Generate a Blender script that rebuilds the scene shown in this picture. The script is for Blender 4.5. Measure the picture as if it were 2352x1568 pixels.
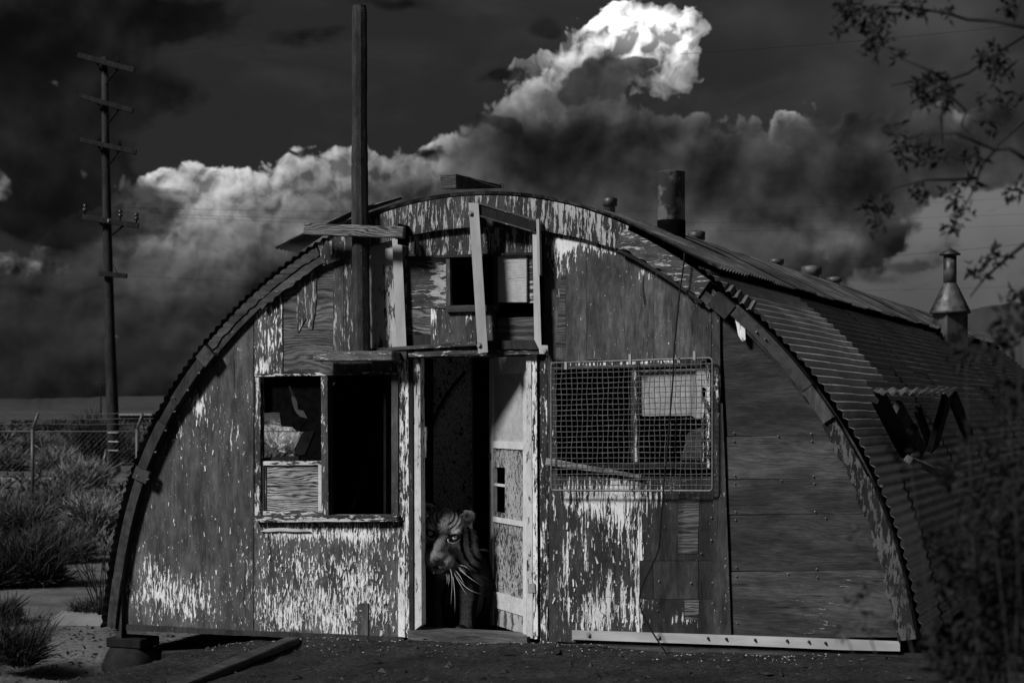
import bpy, bmesh, math, random
from mathutils import Vector, Matrix, noise as mnoise
random.seed(7)
for o in list(bpy.data.objects):
    bpy.data.objects.remove(o)
scene = bpy.context.scene
COL = scene.collection

# ------------------------------------------------------------------ camera
# measured on the photograph (2352 px wide view of it): focal length, horizon row, angle of the hut's long axis
FPX, UC, HOR, WPX, HPX = 4000.0, 1176.0, 940.0, 2352.0, 1568.0
TH = math.radians(22.4)
CAM = Vector((4.857, -11.086, 1.60))
cam = bpy.data.cameras.new('camera')
cam.sensor_width = 36.0
cam.lens = 36.0 * FPX / WPX
cam.shift_y = (HOR - HPX / 2) / WPX
cam.clip_start = 0.1
cam.clip_end = 20000
cam.dof.use_dof = True
cam.dof.focus_distance = 12.4
cam.dof.aperture_fstop = 4.5
camo = bpy.data.objects.new('camera', cam)
COL.objects.link(camo)
camo.location = CAM
camo.rotation_euler = (math.pi / 2, 0, TH)
scene.camera = camo
VIEW = Vector((-math.sin(TH), math.cos(TH), 0))
RIGHT = Vector((math.cos(TH), math.sin(TH), 0))

# ------------------------------------------------------------------ exposure
vs = scene.view_settings
vs.view_transform = 'Standard'
vs.look = 'None'
vs.gamma = 1.0
vs.use_curve_mapping = False
vs.exposure = 1.42

# ------------------------------------------------------------------ sun: behind the camera's left shoulder, softened by cloud
SUN_AZ, SUN_EL = math.radians(31), math.radians(38)
sun_from = Vector((-math.sin(SUN_AZ) * math.cos(SUN_EL), -math.cos(SUN_AZ) * math.cos(SUN_EL), math.sin(SUN_EL)))
sl = bpy.data.lights.new('sun', 'SUN')
sl.energy = 1.5
sl.angle = math.radians(11)
sl.color = (1, 1, 1)
so = bpy.data.objects.new('sun', sl)
COL.objects.link(so)
so.rotation_euler = (-sun_from).to_track_quat('-Z', 'Y').to_euler()

# ------------------------------------------------------------------ sky: dark red-filter sky with storm cumulus
world = bpy.data.worlds.new('World')
scene.world = world
world.use_nodes = True
world.cycles.sampling_method = 'NONE'


class NT:
    """Small helper to write node trees as expressions."""
    def __init__(self, nt):
        self.nt = nt

    def node(self, t, **kw):
        n = self.nt.nodes.new(t)
        for k, v in kw.items():
            setattr(n, k, v)
        return n

    def put(self, sock, v):
        if isinstance(v, bpy.types.NodeSocket):
            self.nt.links.new(v, sock)
        elif v is not None:
            sock.default_value = v

    def m(self, op, a, b=None, c=None, clamp=False):
        n = self.node('ShaderNodeMath', operation=op)
        n.use_clamp = clamp
        self.put(n.inputs[0], a)
        if b is not None:
            self.put(n.inputs[1], b)
        if c is not None:
            self.put(n.inputs[2], c)
        return n.outputs[0]

    def add(self, a, b): return self.m('ADD', a, b)
    def sub(self, a, b): return self.m('SUBTRACT', a, b)
    def mul(self, a, b): return self.m('MULTIPLY', a, b)
    def mad(self, a, b, c): return self.m('MULTIPLY_ADD', a, b, c)

    def v(self, op, a, b=None):
        n = self.node('ShaderNodeVectorMath', operation=op)
        self.put(n.inputs[0], a)
        if b is not None:
            if op == 'SCALE':
                self.put(n.inputs['Scale'], b)
            else:
                self.put(n.inputs[1], b)
        return n.outputs['Value'] if op in ('DOT_PRODUCT', 'LENGTH', 'DISTANCE') else n.outputs[0]

    def step(self, x, a, b, lo=0.0, hi=1.0, smooth=True):
        n = self.node('ShaderNodeMapRange')
        n.interpolation_type = 'SMOOTHSTEP' if smooth else 'LINEAR'
        n.clamp = True
        self.put(n.inputs['Value'], x)
        self.put(n.inputs['From Min'], a)
        self.put(n.inputs['From Max'], b)
        self.put(n.inputs['To Min'], lo)
        self.put(n.inputs['To Max'], hi)
        return n.outputs['Result']

    def mix(self, f, a, b):
        n = self.node('ShaderNodeMix', data_type='FLOAT')
        self.put(n.inputs[0], f)
        self.put(n.inputs[2], a)
        self.put(n.inputs[3], b)
        return n.outputs[0]

    def mixc(self, f, a, b):
        n = self.node('ShaderNodeMix', data_type='RGBA')
        self.put(n.inputs[0], f)
        self.put(n.inputs[6], a)
        self.put(n.inputs[7], b)
        return n.outputs[2]

    def noise(self, vec, scale, detail=4.0, rough=0.5, lac=2.0, dist=0.0):
        n = self.node('ShaderNodeTexNoise')
        n.noise_dimensions = '3D'
        self.put(n.inputs['Vector'], vec)
        n.inputs['Scale'].default_value = scale
        n.inputs['Detail'].default_value = detail
        n.inputs['Roughness'].default_value = rough
        n.inputs['Lacunarity'].default_value = lac
        n.inputs['Distortion'].default_value = dist
        return n.outputs[0]

    def noisec(self, vec, scale, detail=2.0):
        n = self.node('ShaderNodeTexNoise')
        self.put(n.inputs['Vector'], vec)
        n.inputs['Scale'].default_value = scale
        n.inputs['Detail'].default_value = detail
        return n.outputs[1]

    def voro(self, vec, scale, detail=0.0, rough=0.5, feature='F1', out='Distance', rand=1.0, smooth=None):
        n = self.node('ShaderNodeTexVoronoi')
        n.feature = feature
        self.put(n.inputs['Vector'], vec)
        n.inputs['Scale'].default_value = scale
        if 'Detail' in n.inputs:
            n.inputs['Detail'].default_value = detail
            n.inputs['Roughness'].default_value = rough
        n.inputs['Randomness'].default_value = rand
        if smooth is not None:
            n.inputs['Smoothness'].default_value = smooth
        return n.outputs[out]

    def xyz(self, vec):
        n = self.node('ShaderNodeSeparateXYZ')
        self.put(n.inputs[0], vec)
        return n.outputs

    def comb(self, x, y, z):
        n = self.node('ShaderNodeCombineXYZ')
        self.put(n.inputs[0], x); self.put(n.inputs[1], y); self.put(n.inputs[2], z)
        return n.outputs[0]

    def grey(self, f):
        n = self.node('ShaderNodeCombineColor')
        for i in range(3):
            self.put(n.inputs[i], f)
        return n.outputs[0]


def sky_ae(u, v):
    """Measured sky position -> (azimuth from the reference bearing, elevation), both in milli-units of 1/4000 radian."""
    a = math.atan((u - UC) / FPX)
    e = math.atan((HOR - v) / FPX * math.cos(a))
    return a * 4000, e * 4000


SKY_STRENGTH = 0.1
SKY_GAIN = 10.0 / 2.68
SKY_RED = 0.012


def build_sky():
    nt = world.node_tree
    nt.nodes.clear()
    t = NT(nt)
    out = t.node('ShaderNodeOutputWorld')
    bg = t.node('ShaderNodeBackground')
    nt.links.new(bg.outputs[0], out.inputs[0])
    tc = t.node('ShaderNodeTexCoord').outputs['Generated']
    d = t.v('NORMALIZE', tc)
    z = t.xyz(d)[2]
    A = t.mul(t.m('ARCTAN2', t.v('DOT_PRODUCT', d, RIGHT), t.v('DOT_PRODUCT', d, VIEW)), 4000.0)
    E = t.mul(t.m('ARCSINE', z), 4000.0)
    # domain warp shared by the clouds
    w = t.v('SUBTRACT', t.noisec(d, 22.0, 3.0), (0.5, 0.5, 0.5))
    dw = t.v('ADD', d, t.v('SCALE', w, 0.012))
    wx = t.xyz(w)
    Aw = t.mad(wx[0], 130.0, A)
    Ew = t.mad(wx[1], 90.0, E)

    pw = t.comb(Aw, Ew, 0.0)

    def field(lst):
        f = 0.0
        for (u, v, ru, rv, *am) in lst:
            a0, e0 = sky_ae(u, v)
            n = t.node('ShaderNodeVectorMath', operation='MULTIPLY_ADD')
            t.put(n.inputs[0], pw)
            n.inputs[1].default_value = (1.0 / ru, 1.0 / rv, 0.0)
            n.inputs[2].default_value = (-a0 / ru, -e0 / rv, 0.0)
            r2 = t.v('DOT_PRODUCT', n.outputs[0], n.outputs[0])
            f = t.mad(t.m('POWER', 0.36788, r2), am[0] if am else 1.0, f)
        return f

    # cauliflower relief and its light from above-left
    def billow(vec):
        n = t.node('ShaderNodeTexVoronoi')
        n.voronoi_dimensions = '2D'
        n.feature = 'F1'
        n.inputs['Scale'].default_value = 0.0105
        n.inputs['Detail'].default_value = 3.0
        n.inputs['Roughness'].default_value = 0.5
        n.inputs['Lacunarity'].default_value = 2.1
        t.put(n.inputs['Vector'], vec)
        return t.sub(1.0, n.outputs['Distance'])
    wf = t.v('SUBTRACT', t.noisec(d, 90.0, 1.0), (0.5, 0.5, 0.5))
    wfx = t.xyz(wf)
    pv = t.comb(t.add(t.mad(wx[0], 60.0, A), t.mul(wfx[0], 34.0)), t.add(t.mad(wx[2], 60.0, E), t.mul(wfx[1], 34.0)), 0.0)
    B = billow(pv)
    B2 = billow(t.v('ADD', pv, (-9.0, 18.0, 0.0)))
    slope = t.sub(B, B2)                       # > 0 on sides that face up-left
    N = t.noise(dw, 26.0, 8.0, 0.56)           # wispy
    NS = t.noise(dw, 17.0, 5.0, 0.45)          # soft bodies of cloud
    NSb = t.noise(t.v('ADD', dw, tuple(RIGHT * -.004 + Vector((0, 0, .009)))), 17.0, 5.0, 0.45)
    slopeS = t.sub(NS, NSb)
    N2 = t.noise(t.v('MULTIPLY', d, (1.0, 1.0, 2.6)), 9.0, 7.0, 0.58, dist=0.6)
    N3 = t.noise(d, 75.0, 6.0, 0.6)

    # clear sky: Nishita through a deep red filter
    st = t.node('ShaderNodeTexSky')
    st.sky_type = 'NISHITA'
    st.sun_disc = False
    st.sun_elevation = SUN_EL
    st.sun_rotation = math.atan2(sun_from.x, sun_from.y)
    sep = t.node('ShaderNodeSeparateColor')
    nt.links.new(st.outputs[0], sep.inputs[0])
    red = sep.outputs[0]
    base = t.m('MINIMUM', t.mul(red, SKY_RED), 0.022)

    # high thin veil over the whole sky
    veil = t.step(N2, 0.46, 0.8)
    L = t.mad(veil, 0.016, base)
    L = t.mad(field([(2230, 190, 330, 260, 1.0), (1950, 40, 300, 60, .6)]), t.mad(t.step(NS, .3, .7), 0.030, 0.004), L)
    Nc = t.sub(N, 0.5)
    Bc = t.sub(B, 0.55)
    edge = t.mad(Bc, 0.6, t.mul(Nc, 0.45))
    shade = t.m('MAXIMUM', t.mad(slope, 2.9, 1.0), 0.3)

    # one storm bank: a skyline, a lit rim below it and a soft grey body
    def curve(x, pts, norm):
        r = t.node('ShaderNodeValToRGB')
        r.color_ramp.interpolation = 'LINEAR'
        el = r.color_ramp.elements
        for i, (u, val) in enumerate(pts):
            pos = (sky_ae(u, 0)[0] + 1600.0) / 3200.0
            e = el[i] if i < 2 else el.new(pos)
            e.position = pos
            e.color = (val / norm,) * 3 + (1,)
        t.put(r.inputs[0], t.mad(x, 1 / 3200.0, 0.5))
        return t.mul(r.outputs[0], norm)
    top = curve(Aw, [(u, sky_ae(u, v)[1]) for u, v in ((-400, 560), (60, 560), (180, 455), (250, 408), (330, 382), (430, 358), (560, 350), (640, 338), (760, 330), (860, 312), (960, 312), (1030, 296), (1060, 268), (1130, 215), (1200, 165), (1260, 150), (1340, 160), (1430, 190), (1520, 240), (1610, 256), (1700, 246), (1760, 268), (1830, 242), (1900, 258), (2000, 236), (2200, 220), (2700, 260))], 1400.0)
    amp = curve(Aw, [(-300, .02), (200, .05), (260, .26), (400, .36), (520, .32), (640, .24), (800, .2), (900, .27), (1000, .40), (1045, .18), (1085, .03), (1130, .10), (1200, .30), (1260, .26), (1330, .05), (1430, .02), (1560, .05), (1612, .09), (1700, .14),
                     (1750, .05), (1822, .30), (1855, .05), (1950, .012), (2150, .02), (2215, .14), (2260, .02), (2700, .02)], 1.0)
    deep = curve(Aw, [(-300, 40), (200, 60), (400, 110), (600, 105), (900, 95), (1030, 60), (1100, 30), (1200, 50), (1300, 50), (1450, 30), (1602, 30), (1700, 20), (1820, 20), (1900, 14), (2215, 40), (2700, 20)], 200.0)
    S = t.sub(t.add(top, t.mad(Bc, 62.0, t.mul(Nc, 70.0))), E)
    mb = t.step(S, -5.0, 12.0)
    rim = t.mul(amp, t.m('EXPONENT', t.mul(t.m('POWER', t.m('DIVIDE', t.m('MAXIMUM', S, 0.0), deep), 1.4), -1.0)))
    glow = field([(1250, 250, 110, 60, .8), (1430, 280, 130, 50, .9), (1580, 320, 120, 44, .7), (1900, 555, 80, 46, 1.5), (1640, 570, 170, 50, .8), (1010, 440, 200, 80, .8), (620, 520, 330, 110, 1.3), (530, 555, 90, 34, 1.9), (420, 470, 160, 60, 1.0), (1250, 480, 260, 60, .4), (330, 640, 160, 50, .6)])
    body = t.add(t.mad(t.step(NS, .30, .72), 0.022, 0.013), t.mul(t.mul(glow, t.step(NS, .25, .68)), 0.052))
    body = t.mul(body, t.mul(t.mad(t.step(N, .28, .72), t.step(E, 100.0, 450.0, .35, .9), .6), t.m('MAXIMUM', t.mad(slopeS, 6.0, 1.0), .4)))
    # the sunlit tower rising behind it
    tower = field([(1455, 72, 140, 96), (1300, 150, 74, 60, .8), (1215, 190, 66, 46, .6), (1550, 160, 62, 80, .65), (1380, 190, 150, 90, .7), (1560, 60, 60, 60, .4)])
    mt = t.step(t.add(tower, edge), 0.26, 0.34)
    core = field([(1455, 68, 108, 66, 1.0), (1556, 100, 44, 90, .45), (1285, 120, 60, 40, .22), (1370, 40, 60, 50, .2)])
    lt = t.mul(shade, t.mad(t.m('POWER', core, 1.2), 1.15, 0.085))
    L = t.mix(mt, L, lt)
    lit = t.mul(shade, t.mul(rim, t.mad(t.step(NS, .3, .72), .9, .5)))
    fade = t.step(E, 60.0, 380.0, .75, 1.0)
    L = t.mix(t.mul(mb, t.step(Aw, -1500.0, -900.0, .55, 1.0)), L, t.add(t.mul(body, fade), lit))
    # darker lumps in front of the lit parts
    dk = field([(1390, 168, 84, 48, 1.1), (1500, 160, 44, 20, .8), (1340, 240, 120, 56, .9), (1115, 292, 80, 28, .9), (975, 352, 46, 20, .8), (1160, 182, 50, 18, .8), (1900, 330, 200, 60, .8), (1230, 370, 130, 40, .5), (330, 490, 60, 24, .7)])
    L = t.mix(t.mul(t.step(t.add(dk, t.mad(Nc, 1.1, t.mul(Bc, .6))), .42, .66), .88), L, t.mul(t.mad(t.step(NS, .3, .7), .024, .014), t.m('MAXIMUM', t.mad(slopeS, 6.0, 1.0), .5)))

    # bright clear gap low on the right
    gap = field([(2240, 510, 170, 56, 1.0), (2140, 650, 200, 60, 1.0), (2340, 600, 170, 140, 1.1), (2040, 700, 140, 40, .7)])
    mg = t.step(t.add(gap, t.mad(Nc, 1.5, t.mul(Bc, .3))), .36, .58)
    L = t.mix(mg, L, t.mad(t.step(NS, .25, .75), 0.04, t.mad(t.step(E, 200.0, 480.0), 0.044, 0.078)))
    bits = field([(2020, 628, 50, 22, .8), (2090, 600, 90, 12, .6), (2060, 535, 70, 26, .7), (2210, 490, 130, 10, .4)])
    L = t.mix(t.mul(t.step(t.add(bits, t.mul(Nc, 2.2)), .34, .8), .7), L, 0.024)

    # dark stratus, mainly on the left
    dark = field([(60, 130, 230, 120, 1.1), (320, 225, 200, 56, 1.0), (120, 330, 190, 130, 1.1), (120, 500, 190, 110, 1.0), (230, 20, 300, 60, .9), (90, 670, 200, 30, .7), (330, 480, 60, 24, .5),
                  (730, 66, 110, 20, .6), (1260, 56, 36, 26, .8), (1150, 180, 50, 20, .7), (890, 15, 140, 18, .6), (980, 350, 50, 20, .6), (200, 800, 420, 70, .6)])
    md = t.step(t.add(dark, t.mad(t.sub(N2, 0.5), 2.0, t.mul(Nc, 1.2))), .26, .74)
    L = t.mix(t.mul(md, .9), L, t.mul(t.mad(t.step(NS, .35, .7), 0.010, 0.0038), t.m('MAXIMUM', t.mad(slopeS, 6.0, 1.0), .4)))
    # lit rags low on the left
    rag = field([(30, 612, 100, 30, .8), (130, 600, 60, 22, .6), (8, 425, 30, 40, .9), (175, 410, 44, 26, .5), (60, 695, 90, 24, .7), (10, 735, 80, 22, .7), (110, 195, 80, 18, .5), (80, 40, 200, 20, .3), (60, 560, 120, 16, .5), (140, 770, 140, 14, .5), (230, 640, 60, 20, .5), (40, 860, 120, 12, .4)])
    mrag = t.step(t.add(rag, t.mad(Nc, 1.8, t.mul(Bc, .5))), .34, .70)
    L = t.mix(t.mul(mrag, .9), L, t.mul(shade, t.mad(t.step(N3, .42, .7), 0.08, 0.026)))

    # the rest of the sky away from these clouds goes on as the same broken storm cloud
    far = t.step(t.m('ABSOLUTE', A), 1500.0, 2600.0)
    hi = t.step(E, 1150.0, 1900.0)
    rest = t.m('MAXIMUM', far, hi)
    cov = t.step(N2, .44, .60)
    gen = t.mix(cov, base, t.mad(t.step(N, .35, .75), 0.09, 0.014))
    L = t.mix(rest, L, gen)
    below = t.step(z, -0.02, 0.0)
    L = t.mul(L, below)
    nt.links.new(t.grey(t.mul(L, SKY_GAIN)), bg.inputs['Color'])
    bg.inputs['Strength'].default_value = SKY_STRENGTH

scene.cycles.use_adaptive_sampling = True
scene.cycles.adaptive_threshold = 0.02
scene.cycles.max_bounces = 5
scene.cycles.diffuse_bounces = 3
scene.cycles.glossy_bounces = 2
scene.cycles.transmission_bounces = 2
build_sky()

# ================================================================== measuring helpers
# details were measured on enlargements of the photograph: (left, top, magnification) of each in its 2500 px original
CROPS = {'A': (600, 400, 2.8), 'B': (560, 840, 3.2667), 'C': (960, 820, 1.96), 'D': (1280, 400, 2.8), 'E': (1300, 840, 3.92), 'F': (1300, 1150, 3.2),
         'G': (1700, 600, 2.45), 'H': (1700, 1040, 2.501), 'I': (220, 1180, 3.0154), 'J': (300, 720, 3.015), 'L': (0, 850, 1.9186), 'T': (1020, 1220, 4.61),
         'N': (160, 100, 2.6136), 'V': (1700, 0, 1.96), 'W': (0, 880, 3.733), 'X': (2100, 880, 3.7325), 'Y': (900, 1300, 4.272), 'P': (0, 0, 0.9408)}


def K(c, x, y):
    x0, y0, m = CROPS[c]
    return ((x0 + x / m) * 0.9408, (y0 + y / m) * 0.9408)


def ray(u, v):
    return VIEW + RIGHT * ((u - UC) / FPX) + Vector((0, 0, (HOR - v) / FPX))


def on_y(u, v, y=0.0):
    d = ray(u, v)
    return CAM + d * ((y - CAM.y) / d.y)


def on_x(u, v, x):
    d = ray(u, v)
    return CAM + d * ((x - CAM.x) / d.x)


def on_z(u, v, z):
    d = ray(u, v)
    return CAM + d * ((z - CAM.z) / d.z)


def at_depth(u, v, dep):
    return CAM + ray(u, v) * dep


def KF(c, pts, y=0.0):
    """A list of measured points -> (x, z) pairs in the plane y of the hut's front."""
    r = []
    for (x, yy) in pts:
        p = on_y(*K(c, x, yy), y)
        r.append((p.x, p.z))
    return r


# ================================================================== object helpers
def tag(o, label=None, cat=None, group=None, kind=None):
    if label: o['label'] = label
    if cat: o['category'] = cat
    if group: o['group'] = group
    if kind: o['kind'] = kind
    return o


def link(name, me, mat=None, parent=None):
    o = bpy.data.objects.new(name, me)
    COL.objects.link(o)
    if mat is not None:
        me.materials.append(mat)
    if parent is not None:
        o.parent = parent
        o.matrix_parent_inverse = parent.matrix_world.inverted() if False else Matrix.Translation(-parent_loc(parent))
    return o


def parent_loc(p):
    v = Vector((0, 0, 0))
    while p is not None:
        v += p.location
        p = p.parent
    return v


def empty(name, loc, label=None, cat=None, group=None):
    o = bpy.data.objects.new(name, None)
    o.empty_display_size = 0.2
    COL.objects.link(o)
    o.location = loc
    return tag(o, label, cat, group)


def from_bm(name, bm, mat=None, parent=None, smooth=False):
    me = bpy.data.meshes.new(name)
    bm.to_mesh(me)
    bm.free()
    if smooth:
        for p in me.polygons:
            p.use_smooth = True
    return link(name, me, mat, parent)


def from_py(name, V, Fc, mat=None, parent=None, smooth=False):
    me = bpy.data.meshes.new(name)
    me.from_pydata([tuple(v) for v in V], [], Fc)
    me.update()
    if smooth:
        for p in me.polygons:
            p.use_smooth = True
    return link(name, me, mat, parent)


def tube_data(pts, rad, n=8, V=None, Fc=None, cap=True, jit=0.0):
    V = [] if V is None else V
    Fc = [] if Fc is None else Fc
    pts = [Vector(p) for p in pts]
    if not isinstance(rad, (list, tuple)):
        rad = [rad] * len(pts)
    base = len(V)
    prev = None
    for i, p in enumerate(pts):
        t = (pts[min(i + 1, len(pts) - 1)] - pts[max(i - 1, 0)])
        if t.length < 1e-9:
            t = Vector((0, 0, 1))
        t.normalize()
        if prev is None:
            ref = Vector((1, 0, 0)) if abs(t.x) < 0.8 else Vector((0, 1, 0))
            a = t.cross(ref).normalized()
        else:
            a = (prev - t * prev.dot(t))
            a = a.normalized() if a.length > 1e-6 else t.orthogonal().normalized()
        prev = a
        b = t.cross(a)
        for k in range(n):
            an = 2 * math.pi * k / n
            r = rad[i] * (1 + (random.uniform(-jit, jit) if jit else 0))
            V.append(p + (a * math.cos(an) + b * math.sin(an)) * r)
    for i in range(len(pts) - 1):
        for k in range(n):
            k2 = (k + 1) % n
            Fc.append((base + i * n + k, base + i * n + k2, base + (i + 1) * n + k2, base + (i + 1) * n + k))
    if cap:
        Fc.append(tuple(base + k for k in reversed(range(n))))
        e = base + (len(pts) - 1) * n
        Fc.append(tuple(e + k for k in range(n)))
    return V, Fc


def tube(name, pts, rad, mat, parent=None, n=8, jit=0.0, smooth=True):
    V, Fc = tube_data(pts, rad, n, jit=jit)
    return from_py(name, V, Fc, mat, parent, smooth)


def set_attr(me, name, vals):
    a = me.attributes.new(name, 'FLOAT', 'POINT')
    a.data.foreach_set('value', vals)


def clip_poly(poly, clip):
    """Sutherland-Hodgman: polygon against a convex counter-clockwise polygon."""
    out = list(poly)
    n = len(clip)
    for i in range(n):
        ax, az = clip[i]
        bx, bz = clip[(i + 1) % n]
        def side(p): return (bx - ax) * (p[1] - az) - (bz - az) * (p[0] - ax)
        inp, out = out, []
        for j in range(len(inp)):
            p, q = inp[j], inp[(j + 1) % len(inp)]
            sp, sq = side(p), side(q)
            if sp >= 0:
                out.append(p)
            if (sp >= 0) != (sq >= 0):
                k = sp / (sp - sq)
                out.append((p[0] + (q[0] - p[0]) * k, p[1] + (q[1] - p[1]) * k))
        if not out:
            return []
    return out


def slab(name, poly, y, thick, mat, parent=None, cov=0.0, tone=1.0, grid=0.07, rough=0.0, lean=None):
    """A board standing in the front wall: outline (x, z), front face at y, thickness backwards.
    cov / tone (numbers or functions of x, z) store how much paint is left and how dark the weathered wood is."""
    pts = [p for i, p in enumerate(poly) if (Vector(p) - Vector(poly[i - 1])).length > 1e-4]
    if rough:
        q = []
        for i, p in enumerate(pts):
            a, b = Vector(p), Vector(pts[(i + 1) % len(pts)])
            L = (b - a).length
            m = max(1, int(L / 0.05))
            nrm = Vector((-(b - a).y, (b - a).x)).normalized()
            for k in range(m):
                f = k / m
                c = a.lerp(b, f)
                if k:
                    c = c + nrm * random.uniform(-rough, rough)
                q.append((c.x, c.y))
        pts = q
    bm = bmesh.new()
    vs_ = [bm.verts.new((p[0], y, p[1])) for p in pts]
    f = bm.faces.new(vs_)
    f.normal_update()
    if f.normal.y > 0:
        bmesh.ops.reverse_faces(bm, faces=[f])
    if grid:
        xs = [p[0] for p in pts]
        zs = [p[1] for p in pts]
        for lo, hi, co, no in ((min(xs), max(xs), 0, (1, 0, 0)), (min(zs), max(zs), 2, (0, 0, 1))):
            k = math.ceil(lo / grid + 0.01)
            while k * grid < hi - 0.004:
                c = [0, 0, 0]
                c[co] = k * grid
                bmesh.ops.bisect_plane(bm, geom=bm.verts[:] + bm.edges[:] + bm.faces[:], plane_co=c, plane_no=no)
                k += 1
    r = bmesh.ops.extrude_face_region(bm, geom=bm.faces[:], use_keep_orig=True)
    nv = [e for e in r['geom'] if isinstance(e, bmesh.types.BMVert)]
    for v in nv:
        v.co.y += thick
    # the kept originals are the front; extruded region is the back
    back = [e for e in r['geom'] if isinstance(e, bmesh.types.BMFace)]
    bmesh.ops.recalc_face_normals(bm, faces=bm.faces[:])
    if lean:
        for v in bm.verts:
            v.co.y += lean(v.co.x, v.co.z)
    cv = [(cov(v.co.x, v.co.z) if callable(cov) else cov) for v in bm.verts]
    tn = [(tone(v.co.x, v.co.z) if callable(tone) else tone) for v in bm.verts]
    o = from_bm(name, bm, mat, parent)
    set_attr(o.data, 'cov', cv)
    set_attr(o.data, 'tone', tn)
    return o


def box(name, lo, hi, mat, parent=None, M=None, cov=0.3, tone=1.0, bevel=0.0):
    bm = bmesh.new()
    bmesh.ops.create_cube(bm, size=1.0)
    lo, hi = Vector(lo), Vector(hi)
    for v in bm.verts:
        v.co = Vector((lo[i] + (v.co[i] + 0.5) * (hi[i] - lo[i]) for i in range(3)))
    if bevel:
        bmesh.ops.bevel(bm, geom=bm.edges[:], offset=bevel, segments=1, affect='EDGES')
    if M is not None:
        bm.transform(M)
    n = len(bm.verts)
    o = from_bm(name, bm, mat, parent)
    set_attr(o.data, 'cov', [cov] * n)
    set_attr(o.data, 'tone', [tone] * n)
    return o


def plank(name, a, b, w, t, mat, parent=None, up=(0, 0, 1), cov=0.2, tone=1.0, taper=1.0, bevel=0.004, segs=1, wob=0.0):
    """A timber from a to b, w wide along 'up', t thick across."""
    a, b, up = Vector(a), Vector(b), Vector(up)
    d = (b - a).normalized()
    s = d.cross(up).normalized()
    u = s.cross(d).normalized()
    V, Fc = [], []
    for i in range(segs + 1):
        f = i / segs
        c = a.lerp(b, f)
        k = 1 + (taper - 1) * f
        for (i1, i2) in ((-1, -1), (1, -1), (1, 1), (-1, 1)):
            V.append(c + s * i1 * t / 2 + u * i2 * w / 2 * k + Vector([random.uniform(-wob, wob) for _ in range(3)]))
    for i in range(segs):
        for k in range(4):
            k2 = (k + 1) % 4
            Fc.append((i * 4 + k, i * 4 + k2, i * 4 + 4 + k2, i * 4 + 4 + k))
    Fc += [(3, 2, 1, 0), tuple(segs * 4 + k for k in range(4))]
    me = bpy.data.meshes.new(name)
    me.from_pydata([tuple(v) for v in V], [], Fc)
    bm = bmesh.new()
    bm.from_mesh(me)
    bpy.data.meshes.remove(me)
    bmesh.ops.recalc_face_normals(bm, faces=bm.faces[:])
    if bevel:
        bmesh.ops.bevel(bm, geom=bm.edges[:], offset=bevel, segments=1, affect='EDGES')
    n = len(bm.verts)
    o = from_bm(name, bm, mat, parent)
    set_attr(o.data, 'cov', [cov] * n)
    set_attr(o.data, 'tone', [tone] * n)
    return o


_bolt = {}


def bolt(p, mat, parent, r=0.016, axis=(0, -1, 0), name='bolt'):
    key = (mat.name, round(r, 4))
    if key not in _bolt:
        bm = bmesh.new()
        bmesh.ops.create_cone(bm, cap_ends=True, segments=12, radius1=r * 1.5, radius2=r * 1.4, depth=0.004)
        ret = bmesh.ops.create_cone(bm, cap_ends=True, segments=6, radius1=r, radius2=r * 0.9, depth=0.014, matrix=Matrix.Translation((0, 0, 0.008)))
        me = bpy.data.meshes.new(name)
        bm.to_mesh(me)
        bm.free()
        me.materials.append(mat)
        _bolt[key] = me
    o = bpy.data.objects.new(name, _bolt[key])
    COL.objects.link(o)
    o.parent = parent
    o.matrix_parent_inverse = Matrix.Translation(-parent_loc(parent))
    o.location = p
    o.rotation_euler = Vector(axis).to_track_quat('Z', 'Y').to_euler()
    return o


# ================================================================== materials (all grey: the photograph is black and white)
def new_mat(name):
    m = bpy.data.materials.new(name)
    m.use_nodes = True
    nt = m.node_tree
    b = nt.nodes['Principled BSDF']
    b.inputs['Specular IOR Level'].default_value = 0.25
    return m, NT(nt), b


def bump(t, b, h, strength=0.4, dist=0.01):
    n = t.node('ShaderNodeBump')
    n.inputs['Strength'].default_value = strength
    n.inputs['Distance'].default_value = dist
    t.put(n.inputs['Height'], h)
    t.nt.links.new(n.outputs[0], b.inputs['Normal'])


def attr(t, name):
    n = t.node('ShaderNodeAttribute')
    n.attribute_name = name
    return n.outputs['Fac']


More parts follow.
